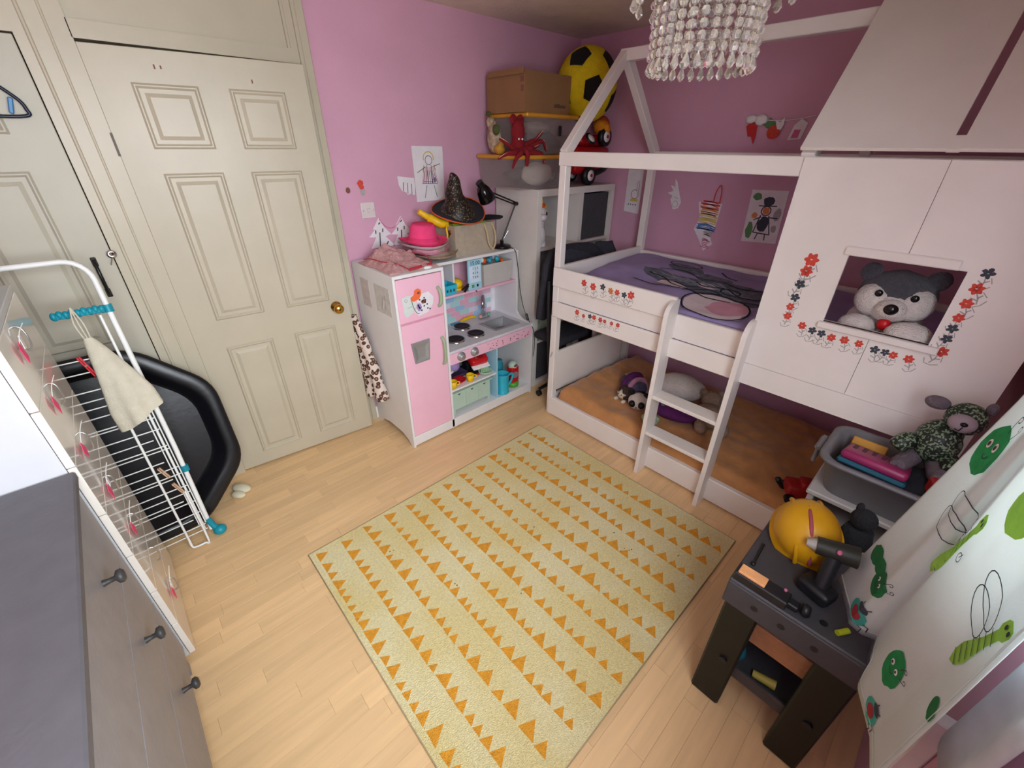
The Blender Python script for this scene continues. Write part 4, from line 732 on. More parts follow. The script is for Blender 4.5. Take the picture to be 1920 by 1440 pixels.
# ---- things on top of the kitchen
HP = mat('hot_pink_felt', 'f2467f', .85, .06, 30, bump=.3, bscale=200)
def hat(name, label, c, brim, crown_r, h, m, rot=None, pinch=0.0, band=None, curl=.015, sy=.85):
    g = thing(name, label, 'hat', c)
    pr = [(brim, curl), (brim * .96, curl * .6), (brim * .8, .0), (crown_r * 1.15, .0), (crown_r, .012), (crown_r * .97, h * .45), (crown_r * .86, h * .85), (crown_r * .72, h), (crown_r * .4, h * (1 - pinch)), (.0005, h * (1 - pinch * 1.6))]
    inner = [(max(r - .004, .0004), z - .004) for r, z in reversed(pr)]
    wob = lambda p, t_: Vector((p.x, p.y, p.z + (.010 * math.cos(2 * t_) if math.hypot(p.x, p.y) > crown_r * 1.1 else 0)))
    obj('crown_and_brim', MB().lathe(c, pr + inner + [pr[0]], 32, rot, wob, sy), m, g)
    if band: obj('band', MB().lathe(c, [(crown_r * 1.035, .008), (crown_r * 1.03, .03), (crown_r * 1.0, .031)], 28, rot, None, sy), band, g)
    return g
HX, HY = 1.385, 2.24
hat('beige_hat', 'beige straw hat at the bottom of the hat pile', (HX + .045, HY - .02, 1.093), .155, .085, .05, mat('straw_beige', 'b8a08c', .9, .15, 60, bump=.5, bscale=200))
hat('pink_sun_hat', 'pale pink hat in the middle of the hat pile', (HX + .01, HY - .01, 1.118), .145, .088, .045, mat('pale_pink_felt', 'e2a3b4', .9, .1, 40, bump=.3, bscale=150))
hat('white_hat', 'white-brimmed hat just under the hot pink one', (HX, HY, 1.150), .158, .082, .03, mat('offwhite_felt', 'd6c6c8', .9, .08), curl=.02)
hat('pink_fedora', 'hot pink felt trilby on top of the hat pile', (HX - .008, HY, 1.168), .148, .086, .105, HP, RX(.06) @ RY(.05), .13, mat('pink_band', 'e23a72', .8))
# crumpled pink knitted dress on the fridge top
dr = thing('pink_dress', 'crumpled pale pink knitted dress with red scalloped hem on the toy fridge', 'dress', (1.13, 2.16, 1.084)); DR = mat('pink_knit', 'cfa0a0', .95, .12, 50, bump=.9, bscale=120)
def dress(u, v):
    x = 1.008 + .30 * u; y = 1.995 + .36 * v; e = min(u, 1 - u, v, 1 - v) * 5; e = min(1, e)
    z = 1.087 + e * (.024 + (.055 * max(0, 1 - math.hypot((u - .45) * 2, (v - .68) * 2.4))) + .03 * abs(noise.noise(Vector((x * 16, y * 14, 3)))) + .014 * abs(noise.noise(Vector((x * 45, y * 30, 6)))))
    return (x + .012 * noise.noise(Vector((y * 9, z * 9, 1))), y + .02 * noise.noise(Vector((x * 11, 4, 2))), z)
obj('cloth', MB().grid(dress, 44, 44, th=.003), DR, dr)
rrp = MB()
for k in range(22): t_ = k / 21; a = math.pi * k; x = 1.125 + .155 * t_; y = 1.985 + .03 * t_ + .006 * (k % 2); rrp.ell((x, y, 1.094 + .004 * (k % 2)), (.007, .006, .006), None, 8, 6)
obj('scalloped_trim', rrp, mat('red_trim', 'b3303a', .8), dr)
obj('red_piping', MB().tube(smoothpath([(1.02, 2.30, 1.11), (1.03, 2.22, 1.125), (1.05, 2.14, 1.12), (1.09, 2.07, 1.118), (1.125, 2.0, 1.096)], 5), .0028, 6).tube(smoothpath([(1.22, 2.17, 1.14), (1.28, 2.10, 1.135), (1.29, 2.05, 1.115), (1.28, 2.01, 1.096)], 5), .0028, 6), MATS['red_trim'], dr)
single('white_soap', MB().ell((1.225, 1.972, 1.0935), (.026, .014, .009)), WHITE_MAT, 'small white oval object at the fridge top front edge', 'toy')
# linen storage box with rope handle and dressing-up things
LB = (1.555, 1.872, 2.165, 2.385, 1.0625, 1.245); LIN = mat('linen', 'b9ab98', .95, .08, 40, bump=.6, bscale=300)
g = thing('linen_box', 'beige linen storage box with rope handles on the toy kitchen', 'storage box', ((LB[0] + LB[1]) / 2, (LB[2] + LB[3]) / 2, LB[4])); obj('box', open_bin(*LB, .002, .005), LIN, g)
ROPE = mat('rope', 'c9b48e', .9, .1, 80, bump=.6, bscale=250)
obj('rope_handle', MB().tube(smoothpath([(1.785, 2.163, 1.235), (1.79, 2.145, 1.19), (1.80, 2.138, 1.12), (1.83, 2.138, 1.085), (1.855, 2.14, 1.12), (1.855, 2.145, 1.19), (1.84, 2.163, 1.24)], 5), .007, 8), ROPE, g); obj('eyelet', MB().lathe((1.552, 2.21, 1.205), [(.008, 0), (.014, 0), (.014, .004), (.008, .004)], 14, RY(-PI / 2)), BRASS, g); obj('rope_handle', MB().tube([(1.55, 2.21, 1.205), (1.54, 2.215, 1.18), (1.55, 2.22, 1.16)], .006, 8), BLACK, g)
single('green_scarf', MB().grid(lambda u, v: (1.575 + .28 * u, 2.185 + .17 * v, 1.232 + .022 * math.sin(u * 9 + v * 5) * math.sin(v * PI) + .01 * math.sin(v * 12)), 20, 12, th=.003), mat('lime_cloth', 'a9c42e', .8, .3, 20), 'lime green cloth filling the linen box', 'cloth')
single('leopard_scarf', MB().grid(lambda u, v: (1.585 + .16 * u, 2.18 + .12 * v, 1.268 + .018 * math.sin(u * 7 + v * 6) * math.sin(u * PI)), 16, 10, th=.003), mat('rust_cloth', '8a4a22', .85, .4, 40), 'rust patterned cloth in the linen box below the witch hat', 'cloth')
single('black_umbrella', MB().tube([(1.66, 2.20, 1.277), (1.85, 2.19, 1.268), (1.93, 2.185, 1.262), (1.955, 2.184, 1.262)], [.012, .017, .014, .008], 10), BLACK, 'black folded toy umbrella poking out of the linen box', 'umbrella')
single('yellow_spyglass', MB().tube([(1.395, 2.29, 1.33), (1.45, 2.275, 1.293), (1.452, 2.275, 1.291), (1.52, 2.25, 1.255), (1.56, 2.24, 1.25)], [.016, .018, .024, .027, .02], 12), YEL, 'yellow plastic toy trumpet leaning on the linen box', 'toy')
single('yellow_ribbon', MB().grid(lambda u, v: (1.525 + .012 * u, 2.20 + .02 * v + .008 * math.sin(v * 6), 1.255 - .085 * v), 2, 10, th=.002), YEL, 'thin yellow ribbon hanging down the linen box side', 'ribbon')
# witch hat
wh = thing('witch_hat', 'black sequinned witch hat with an orange-edged brim', 'hat', (1.635, 2.22, 1.31)); WR = RX(.42) @ RY(-.08); wc = Vector((1.635, 2.225, 1.315)); BK = mat('charcoal_felt', '26262d', .9, .1, 40); GLT = glitter_mat('black_sequin', '120e0d', '8a7050', 210, .84)
obj('brim', MB().lathe(wc, [(.0005, .002), (.075, .004), (.12, .0), (.172, .010), (.172, .006), (.12, -.004), (.0005, -.002)], 36, WR, lambda p, t_: p + Vector((0, 0, .012 * math.sin(2 * t_ + .5) * math.hypot(p.x, p.y) / .17)), .82), BK, wh)
obj('edge', MB().tube([wc + WR @ Vector((.172 * math.cos(t_), .172 * .82 * math.sin(t_), .008 + .012 * math.sin(2 * t_ + .5))) for t_ in [2 * PI * k / 40 for k in range(40)]], .0042, 6, True), mat('orange_piping', 'd55a26', .7), wh)
cone = MB(); prof = [(.108, 0), (.088, .03), (.070, .07), (.054, .11), (.043, .15), (.031, .195), (.024, .215), (.013, .228), (.0005, .231)]
cone.lathe(wc, prof, 24, WR, lambda p, t_: p + Vector((-.28 * p.z + .010 * math.sin(p.z * 40), .10 * p.z, 0))); obj('cone', cone, GLT, wh)
# anglepoise lamp
la = thing('desk_lamp', 'black anglepoise desk lamp on the toy kitchen right end', 'lamp', (1.965, 2.20, 1.0625)); B0 = Vector((1.965, 2.20, 1.0625)); E0 = Vector((2.062, 2.17, 1.335)); H0 = Vector((1.83, 2.175, 1.415))
obj('base', MB().lathe(B0, [(.0005, 0), (.062, 0), (.062, .012), (.055, .018), (.012, .022), (.012, .05), (.0005, .05)], 24), BLACKM, la)
for k in (-.009, .009): obj('arm', MB().cyl(B0 + Vector((k, k, .045)), E0 + Vector((k, k, 0)), .0045, n=8), BLACKM, la); obj('arm', MB().cyl(E0 + Vector((0, k, k)), H0 + Vector((0, k, k * 1.2)), .0045, n=8), BLACKM, la)
obj('joint', MB().cyl(E0 + Vector((0, -.014, 0)), E0 + Vector((0, .014, 0)), .012, n=12), BLACKM, la); obj('spring', MB().cyl(B0 + Vector((.01, -.01, .06)), B0 + (E0 - B0) * .4 + Vector((0, -.01, 0)), .006, n=8), METAL, la)
obj('lamp_shade', MB().lathe(H0 + Vector((-.03, -.005, -.005)), [(.016, .055), (.03, .045), (.042, .02), (.05, -.02), (.052, -.045), (.048, -.045), (.045, -.018), (.036, .02), (.02, .04)], 24, RY(-.55)), mat('gloss_black', '0c0c0e', .12), la); obj('shade_cap', MB().cyl(H0 + Vector((-.045, -.005, .03)), H0 + Vector((-.075, -.005, .06)), .022, n=12), BLACKM, la)
cd = obj('cord', MB().tube(smoothpath([(1.99, 2.17, 1.07), (2.005, 2.11, 1.05), (2.012, 2.09, .95), (2.02, 2.075, .80), (2.02, 2.04, .68), (2.025, 2.0, .60), (2.035, 1.945, .52), (2.052, 1.945, .40), (2.058, 1.96, .30)], 6), .0026, 6), BLACKM, la); obj('cord_switch', MB().obox((2.024, 2.0, .605), (.016, .016, .05), RX(-.5), .004), BLACKM, cd)
# leopard coat hanging between the door and the kitchen
lp = thing('leopard_coat', 'cream leopard-print fleece hanging between the door and the toy kitchen', 'coat', (.955, 2.395, .23)); LEO = leo_mat('leopard_print')
def sleeve(p0, p1, p2, r0, r1, seed): return MB().tube([Vector(p) + Vector((0, 0, 0)) for p in smoothpath([p0, p1, p2], 8)], [(r0 + (r1 - r0) * k / 16) * (1 + .12 * math.sin(k * 1.3 + seed)) for k in range(17)], 14)
obj('sleeve', sleeve((.935, 2.40, .775), (.955, 2.375, .52), (.952, 2.33, .25), .026, .040, 1), LEO, lp); obj('sleeve', sleeve((.945, 2.37, .74), (.955, 2.28, .50), (.955, 2.20, .262), .022, .04, 2), LEO, lp)
tag(lp, lp['label'], 'coat')

# ================================================================== WHITE CUBE SHELF
SX0, SX1, SY0, SY1, SZ = 2.095, 2.925, 2.0, 2.405, 1.425
sh = thing('cube_shelf', 'tall white cube shelf in the corner behind the bunk bed', 'shelf', ((SX0 + SX1) / 2, SY0, 0)); SHW = mat('shelf_white', 'dcd8d2', .45, .03)
O = .042; I = .018
for x in (SX0, SX1 - O): obj('side', MB().box(x, x + O, SY0, SY1, 0, SZ - O, .001), SHW, sh)
obj('top', MB().box(SX0, SX1, SY0, SY1, SZ - O, SZ, .001), SHW, sh); obj('bottom', MB().box(SX0 + O, SX1 - O, SY0, SY1, 0, O), SHW, sh)
cz = [O]; ch = (SZ - 2 * O - 3 * I) / 4
xm = (SX0 + SX1) / 2 + .03
obj('upright', MB().box(xm - .02, xm + .02, SY0, SY1, O, SZ - O), SHW, sh)
for k in range(1, 4):
    z = O + k * ch + (k - 1) * I
    for a, b in ((SX0 + O, xm - .02), (xm + .02, SX1 - O)): obj('shelf_board', MB().box(a, b, SY0, SY1, z, z + I), SHW, sh)
def cell(k): return O + k * (ch + I)
def fabric_box(x0, x1, k, lab):
    g = thing('fabric_box', lab, 'storage box', ((x0 + x1) / 2, SY0 + .2, cell(k)), group='dark grey shelf boxes'); obj('box', open_bin(x0 + .006, x1 - .006, SY0 + .02, SY1 - .03, cell(k) + .0005, cell(k) + ch - .012, .0, .005), DARKGREY, g); obj('pull_loop', MB().box((x0 + x1) / 2 - .02, (x0 + x1) / 2 + .02, SY0 + .014, SY0 + .02, cell(k) + ch * .6, cell(k) + ch * .68, .002), DARKGREY, g)
fabric_box(xm + .02, SX1 - O, 3, 'dark grey fabric box in the top right cube of the shelf'); fabric_box(SX0 + O, xm - .02, 0, 'dark grey fabric box in the bottom left cube of the shelf'); fabric_box(xm + .02, SX1 - O, 0, 'dark grey fabric box in the bottom right cube of the shelf, behind the bed')
# unicorn figure in the top left cube
ux, uy, uz = 2.19, 2.06, cell(3)
un = thing('unicorn_figure', 'white unicorn figurine with orange and yellow mane in the shelf cube', 'figurine', (ux, uy, uz)); UW = mat('porcelain', 'e8e4e8', .4)
obj('body', MB().ell((ux, uy, uz + .07), (.035, .04, .07)), UW, un); hd = obj('head', MB().ell((ux, uy, uz + .21), (.045, .042, .048)).ell((ux - .012, uy - .035, uz + .192), (.028, .025, .024)), UW, un); obj('neck', MB().cyl((ux, uy, uz + .12), (ux, uy, uz + .19), .025, .028), UW, un)
for s_ in (-1, 1): obj('eye', MB().ell((ux - .012 + .026 * s_, uy - .034, uz + .212), (.013, .008, .015)), EYE, hd)
obj('mane', MB().ell((ux, uy, uz + .262), (.03, .03, .018), amp=.2), ORP, hd); obj('mane_tuft', MB().ell((ux + .02, uy - .005, uz + .255), (.018, .02, .02), amp=.2), YEL, hd); obj('horn', MB().cyl((ux, uy - .01, uz + .27), (ux, uy - .015, uz + .30), .007, .001, 10), YEL, hd)
for i, (a, b, m) in enumerate(((-.012, .07, INKP), (.012, .05, TURQ))): obj('leg', MB().cyl((ux + a * 1.5, uy - .02, uz), (ux + a * 1.5, uy - .015, uz + .04), .014), UW, un)
# picture books in the third cube down
g = thing('picture_book', 'pale green picture book standing open in the shelf beside the toy kitchen', 'book', (2.2, 2.03, cell(1))); obj('cover', MB().obox((2.22, 2.03, cell(1) + .15), (.15, .012, .28), RZ(.1), .002), mat('pale_green_cover', 'a3b39f', .6, .3, 18), g); obj('pages', MB().obox((2.22, 2.04, cell(1) + .15), (.145, .012, .27), RZ(.1)), PAPER, g)

# ---- stacked on the shelf
CLR = clear_mat('clear_plastic', 'b3a8a6', .74, .2); LID = mat('yellow_lid', 'd89a2e', .45, .05)
def clear_box(lab, x0, x1, y0, y1, z0, z1, group='yellow-lidded boxes'):
    g = thing('storage_tub', lab, 'storage tub', ((x0 + x1) / 2, (y0 + y1) / 2, z0), group=group); obj('tub', open_bin(x0, x1, y0, y1, z0 + .0005, z1 - .02, .012, .003), CLR, g); obj('tub_lid', MB().box(x0 - .01, x1 + .01, y0 - .01, y1 + .01, z1 - .022, z1, .006), LID, g); return g
def fabric_lump(name, lab, c, r, m, seed): return single(name, MB().ell(c, r, None, 26, 16, .16, 4, seed), m, lab, 'cloth')
B1 = clear_box('lower clear tub with a yellow lid on the white shelf', 1.945, 2.44, 2.02, 2.395, SZ + .001, 1.617)
fabric_lump('white_cloth', 'white cloth bundled inside the lower clear tub', (2.17, 2.085, SZ + .085), (.13, .05, .065), mat('white_cloth', 'd8cfc4', .9, .06, bump=.4, bscale=40), 3); fabric_lump('grey_cloth', 'dark grey clothes in the lower clear tub', (2.23, 2.26, SZ + .065), (.17, .1, .05), DARKGREY, 7)
B2 = clear_box('upper clear tub with a yellow lid under the cardboard box', 2.03, 2.48, 2.045, 2.395, 1.618, 1.835)
fabric_lump('dark_cloth', 'dark clothes inside the upper clear tub', (2.28, 2.17, 1.69), (.16, .08, .055), mat('navy_cloth', '34333c', .9, .2), 9); fabric_lump('beige_cloth', 'beige knitwear inside the upper clear tub', (2.2, 2.14, 1.765), (.11, .06, .035), mat('beige_knit', 'a08f84', .9, .2, 40), 4)
single('tub_sticker', MB().box(2.30, 2.325, 2.0355, 2.0385, 1.72, 1.775), BLACK, 'small black and white sticker on the upper clear tub', 'sticker')
CB = mat('cardboard', '8f6a47', .85, .06, 8, bump=.1, bscale=60)
cb = thing('cardboard_box', 'brown cardboard box on top of the upper yellow-lidded tub', 'cardboard box', (2.21, 2.2, 1.836)); obj('carton', open_bin(2.01, 2.405, 2.05, 2.38, 1.8365, 2.035, 0, .004), CB, cb); obj('flap', MB().obox((2.2, 2.15, 2.03), (.38, .18, .004), RX(-.06)), CB, cb); obj('flap', MB().obox((2.0, 2.2, 2.03), (.004, .3, .03), RY(.2)), CB, cb)
PB_ = MB(); rr = random.Random(12)
for k in range(10): PB_.box(2.26 + k * .0105, 2.267 + k * .0105, 2.0485, 2.0499, 1.868, 1.868 + rr.choice((.012, .016, .02)))
pw = obj('faded_print', PB_, mat('print_brown', '5a4330', .8), cb); pw['kind'] = 'stuff'
obj('printed_marks', MB().box(2.008, 2.0095, 2.06, 2.085, 1.98, 2.005).box(2.008, 2.0095, 2.06, 2.08, 1.935, 1.965), INKBR, cb)
# octopus soft toy in front of the tubs
oc = thing('octopus_toy', 'dark red octopus soft toy draped over the lower yellow lid', 'soft toy', (1.975, 2.07, 1.62)); OCM = mat('octopus_red', '80101c', .85, .15, 40, bump=.3, bscale=150); OCS = mat('octopus_cream', 'd9b9a0', .85)
ocx, ocy = 1.985, 2.075
hd = obj('head', MB().ell((ocx, ocy, 1.735), (.042, .04, .07)).ell((ocx, ocy, 1.665), (.045, .042, .05)).ell((ocx + .03, ocy + .01, 1.80), (.03, .012, .025)).ell((ocx - .03, ocy + .01, 1.80), (.025, .012, .025)), OCM, oc)
for s_ in (-1, 1): obj('eye', MB().ell((ocx - .012 + .014 * s_, ocy - .036, 1.70), (.0055, .004, .0055)), WHITE_MAT, hd)
arms = [[(0, 0, 1.65), (-.05, -.03, 1.645), (-.10, -.02, 1.68), (-.135, -.01, 1.70)], [(0, 0, 1.64), (-.06, -.05, 1.632), (-.115, -.04, 1.625), (-.16, -.03, 1.60)], [(0, 0, 1.64), (-.03, -.06, 1.632), (-.07, -.065, 1.60), (-.09, -.06, 1.55)], [(0, 0, 1.64), (0, -.07, 1.635), (.0, -.075, 1.59), (.005, -.07, 1.56)], [(0, 0, 1.64), (.05, -.04, 1.65), (.09, -.03, 1.655), (.13, -.03, 1.67)], [(0, 0, 1.65), (.06, -.02, 1.68), (.11, -.02, 1.70), (.15, -.03, 1.74)], [(0, 0, 1.64), (.08, -.04, 1.63), (.14, -.045, 1.62), (.15, -.05, 1.57)], [(0, 0, 1.66), (.09, -.02, 1.67), (.15, -.035, 1.69), (.175, -.04, 1.64)]]
for k, a in enumerate(arms):
    pts = smoothpath([(ocx + p[0] * 1.15, ocy + p[1] * 1.1, p[2]) for p in a], 5); n = len(pts); ar = obj('tentacle', MB().tube(pts, [.021 * (1 - .7 * i / (n - 1)) for i in range(n)], 8), OCM, oc); obj('sucker_stripe', MB().tube([p + Vector((0, -.010 * (1 - .5 * i / n), .006)) for i, p in enumerate(pts)], [.0035 * (1 - .5 * i / n) for i in range(n)], 5), OCS, ar)
gr = thing('spotted_toy', 'cream and green patterned soft toy squeezed beside the upper tub', 'soft toy', (1.985, 2.25, 1.62)); obj('body', MB().ell((1.995, 2.30, 1.71), (.028, .06, .085), amp=.15), mat('cream_plush', 'b3a288', .9, .45, 38), gr); obj('patch', MB().ell((1.968, 2.25, 1.75), (.016, .03, .03)), mat('olive_patch', '4d5a30', .9), gr); obj('head', MB().ell((1.997, 2.335, 1.79), (.018, .035, .03), RX(.4), amp=.3), mat('cream_plush', 'c9b39a'), gr); obj('ear', MB().ell((1.985, 2.34, 1.835), (.012, .02, .014)), MATS['olive_patch'], gr)
single('yellow_duck_toy', MB().ell((1.968, 2.22, 1.645), (.028, .04, .028)).ell((1.962, 2.20, 1.668), (.018, .02, .018)), mat('mustard_plush', 'c99a3a', .9, .15, 40), 'small mustard soft toy under the octopus arms', 'soft toy')
# yellow and black plush football
fb = thing('plush_football', 'large yellow and black plush football on the shelf', 'soft toy', (2.60, 2.1, SZ + .35)); fc = Vector((2.60, 2.085, 2.005)); FR = .192; FY = mat('yellow_plush', 'd9bf12', .95, .1, 30, bump=.6, bscale=120); FK = mat('black_plush', '1a1614', .95, .1, 30, bump=.6, bscale=120)
obj('ball', MB().ell(fc, (FR, FR, FR * 1.08), None, 36, 24), FY, fb); ph_ = (1 + 5 ** .5) / 2
def fr_(a, b): a = a.normalized(); b = (b - a * a.dot(b)).normalized(); return Matrix((a, b, a.cross(b))).transposed()
VV = (Vector((0, 0, 1.666)) - fc).normalized(); RR_ = (RIGHT - VV * RIGHT.dot(VV)).normalized(); UU = VV.cross(RR_)
orot = fr_(VV * .96 + RR_ * .25 - UU * .09, VV * .68 - RR_ * .25 + UU * .69) @ fr_(Vector((0, 1, ph_)), Vector((0, -1, ph_))).transposed()
for v in [Vector(p).normalized() for a in (-1, 1) for b in (-ph_, ph_) for p in ((0, a, b), (a, b, 0), (b, 0, a))]:
    d = orot @ v; u = d.orthogonal().normalized(); w = d.cross(u); pm = MB(); vs = [d * 1.006]
    for rr_ in (.5, 1.0):
        for k in range(15):
            a = 2 * PI * k / 15; pent = math.cos(PI / 5) / math.cos((a % (2 * PI / 5)) - PI / 5); vs.append((d + (u * math.cos(a) + w * math.sin(a)) * .40 * rr_ * pent).normalized() * 1.006)
    vs = [fc + Vector((p.x * FR, p.y * FR, p.z * FR * 1.08)) for p in vs]; pm.add(vs, [(0, 1 + k, 1 + (k + 1) % 15) for k in range(15)] + [(1 + k, 16 + k, 16 + (k + 1) % 15, 1 + (k + 1) % 15) for k in range(15)], True); obj('black_panel', pm, FK, fb)
# red ride-on toy lying on its side
rc = thing('ride_on_car', 'red ride-on toy car with black and white wheels on the shelf', 'toy car', (2.7, 2.1, SZ)); RC = mat('ride_on_red', 'b3121a', .3, .05)
obj('car_body', MB().box(2.52, 2.90, 2.06, 2.37, SZ + .07, SZ + .24, .03, seg=2).box(2.60, 2.88, 2.09, 2.33, SZ + .24, SZ + .31, .03, seg=2), RC, rc)
for (x, y, z, r) in ((2.655, 2.03, SZ + .062, .062), (2.80, 2.03, SZ + .30, .06), (2.60, 2.345, SZ + .055, .055), (2.84, 2.345, SZ + .055, .055)):
    w_ = obj('wheel', MB().lathe((x, y + .02, z), [(.03, .02), (r, .016), (r, -.016), (.03, -.02)], 22, RX(PI / 2)), BLACK, rc); obj('wheel_hub', MB().lathe((x, y + .02, z), [(.0005, .026), (.034, .022), (.036, .0)], 20, RX(PI / 2)), WHITE_MAT, w_); obj('hub_cap', MB().cyl((x, y - .002, z), (x, y - .008, z), .011, n=12), RC, w_)
obj('mudguard', MB().tube(smoothpath([(2.70, 2.05, SZ + .07), (2.78, 2.04, SZ + .09), (2.87, 2.045, SZ + .13)], 5), .02, 10), BLACK, rc)
sw_ = obj('steering_wheel', MB().lathe((2.62, 2.03, SZ + .285), [(.03, .008), (.045, .0), (.03, -.008), (.026, 0), (.03, .008)], 22, RX(.9)), BLACK, rc); obj('wheel_centre', MB().lathe((2.62, 2.03, SZ + .285), [(.0005, .01), (.028, .008), (.03, 0)], 20, RX(.9)), WHITE_MAT, sw_)
tg = thing('orange_plush', 'orange and yellow soft toy lying on the red ride-on car', 'soft toy', (2.78, 2.1, SZ + .31)); obj('body', MB().ell((2.80, 2.08, 1.775), (.07, .06, .045), RY(.5), amp=.08), mat('amber_plush', 'd88a16', .9, .15, 30, bump=.5), tg); obj('mane', MB().ell((2.83, 2.11, 1.80), (.06, .05, .05), amp=.3, freq=16), mat('rust_plush', 'b5451a', .9, .2, 40), tg)

# ================================================================== OFFICE CHAIR behind the bed end
oc_ = thing('desk_chair', 'black office chair tucked between the shelf and the bunk bed end', 'chair', (2.23, 1.84, 0)); CHM = mat('charcoal_mesh', '2b2b33', .85, .15, 30, bump=.3, bscale=200)
def cback(u, v):
    a = (u - .5); x = 2.235 + a * .58; y = 1.775 + .09 * (1 - (2 * a) ** 2) * .8; z = .62 + .46 * v + .02 * math.sin(u * PI); e = min(u, 1 - u) * 8; e = min(1, e); x -= 0; z = .80 + (z - .80) * (.78 + .22 * e); return (x, y + .02 * math.cos(v * PI), z)
obj('backrest', MB().grid(cback, 26, 16, th=.035), CHM, oc_); obj('seat', MB().box(2.06, 2.40, 1.715, 1.97, .44, .50, .03, seg=3), CHM, oc_)
obj('back_upright', MB().tube(smoothpath([(1.955, 1.745, .93), (1.955, 1.735, .70), (1.985, 1.735, .40), (2.03, 1.76, .10)], 5), .014, 8), BLACK, oc_); obj('gas_column', MB().cyl((2.23, 1.84, .09), (2.23, 1.84, .44), .025), BLACKM, oc_)
for k in range(5): a = 2 * PI * k / 5 + .3; e_ = Vector((2.23 + .20 * math.cos(a), 1.84 + .09 * math.sin(a), .06)); obj('foot', MB().cyl((2.23, 1.84, .10), e_, .016, .012, 8), BLACK, oc_); obj('castor', MB().cyl(e_ + Vector((-.01, 0, -.035)), e_ + Vector((.01, 0, -.035)), .024, n=12), WHITE_MAT if k == 3 else BLACK, oc_)
cg = thing('grey_coat', 'dark grey coat draped over the office chair back', 'coat', (2.4, 1.80, .9))
obj('cloth', MB().grid(lambda u, v: (2.10 + .60 * u, 1.752 + .075 * math.sin(PI * v) * 1.0 + .10 * v * (1 - abs(2 * u - 1)) * .6, .90 + .185 * math.sin(PI * min(1, v * 1.0)) ** .5 + .012 * noise.noise(Vector((u * 6, v * 6, 2))) - .02 * u), 30, 16, th=.012), mat('slate_wool', '3a3c47', .95, .15, 30, bump=.5, bscale=120), cg)
# white toy table leg frame seen under the upper bunk
tb = thing('small_white_table', 'small white table with straight legs between the bed end and the shelf', 'table', (2.69, 1.86, 0)); obj('table_top', MB().box(2.50, 2.88, 1.73, 1.965, .545, .57, .004), SHW, tb)
for x in (2.51, 2.83):
    for y in (1.74, 1.925): obj('leg', MB().box(x, x + .035, y, y + .035, 0, .545, .002), SHW, tb)

# ================================================================== CRYSTAL PENDANT
CX, CY = 1.25, .645
cr = thing('crystal_pendant', 'crystal bead chandelier pendant hanging from the ceiling', 'chandelier', (CX, CY, ZC)); CRY = mat('crystal', 'fdf9f2', .03, .0, trans=.82, ior=1.5)
obj('ceiling_rose', MB().lathe((CX, CY, ZC), [(.055, -.001), (.05, -.02), (.0005, -.025)], 20), CHROME, cr); obj('stem', MB().cyl((CX, CY, ZC - .02), (CX, CY, 2.21), .006), CHROME, cr)
GOLD = mat('gold_chain', 'c9a56a', .3, metal=.9)
rings = [(.178, 2.20, 26, 4), (.122, 2.135, 22, 11)]
def ring_tube(r, z): return MB().tube([(CX + r * math.cos(2 * PI * k / 32), CY + r * math.sin(2 * PI * k / 32), z) for k in range(32)], .005, 6, True)
bead = MB(); prof = [(.0004, .0085), (.006, .0062), (.0088, 0), (.006, -.0062), (.0004, -.0085)]; bead.lathe((0, 0, 0), prof, 8); bead.sm = [False] * len(bead.sm); bead_me = bead.mesh('crystal_bead', CRY)
drop = MB(); drop.lathe((0, 0, 0), [(.0004, .012), (.005, .004), (.0085, -.006), (.005, -.012), (.0004, -.015)], 8); drop.sm = [False] * len(drop.sm); drop_me = drop.mesh('crystal_drop', CRY)
for r, z, n, m in rings:
    obj('ring', ring_tube(r, z), CHROME, cr)
    for k in range(4): a = PI / 2 * k + .4; obj('spoke', MB().cyl((CX, CY, z + .01), (CX + r * math.cos(a), CY + r * math.sin(a), z), .003, n=6), CHROME, cr)
strings = MB(); stepz = .0213; nb = 0
fullset = []
for (r, z, n, m) in ((.178, 2.20, 16, 11), (.122, 2.135, 30, 14)):
    for k in range(n):
        a = 2 * PI * (k + .5 * (m % 2)) / n; x, y = r * math.cos(a), r * math.sin(a); strings.cyl((CX + x, CY + y, z), (CX + x, CY + y, z - stepz * m), .0009, n=4, caps=False)
        for j in range(m): fullset.append((z - stepz * (j + .7), x, y, a, j == m - 1))
fullset.sort(key=lambda q: q[0]); far = MB()
for i, (z, x, y, a, last) in enumerate(fullset):
    l = Vector((x, y, z - ZC)); s_ = 1.25 if last else 1.22
    if i < 300: place('crystal_drop' if last else 'crystal_bead', drop_me if last else bead_me, l, cr, RZ(a), s_)
    else: far.add([v * s_ + Vector((CX + x, CY + y, z)) for v in bead.v], bead.f)
fo = obj('crystal_bead_remainder', far, CRY, cr); fo['kind'] = 'stuff'; so = obj('bead_strings', strings, GOLD, cr); so['kind'] = 'stuff'
obj('bulb_holder', MB().cyl((CX, CY, 2.21), (CX, CY, 2.13), .02), GOLD, cr); obj('bulb', MB().ell((CX, CY, 2.095), (.026, .026, .036)), mat('bulb_glass', 'efe8da', .2), cr)

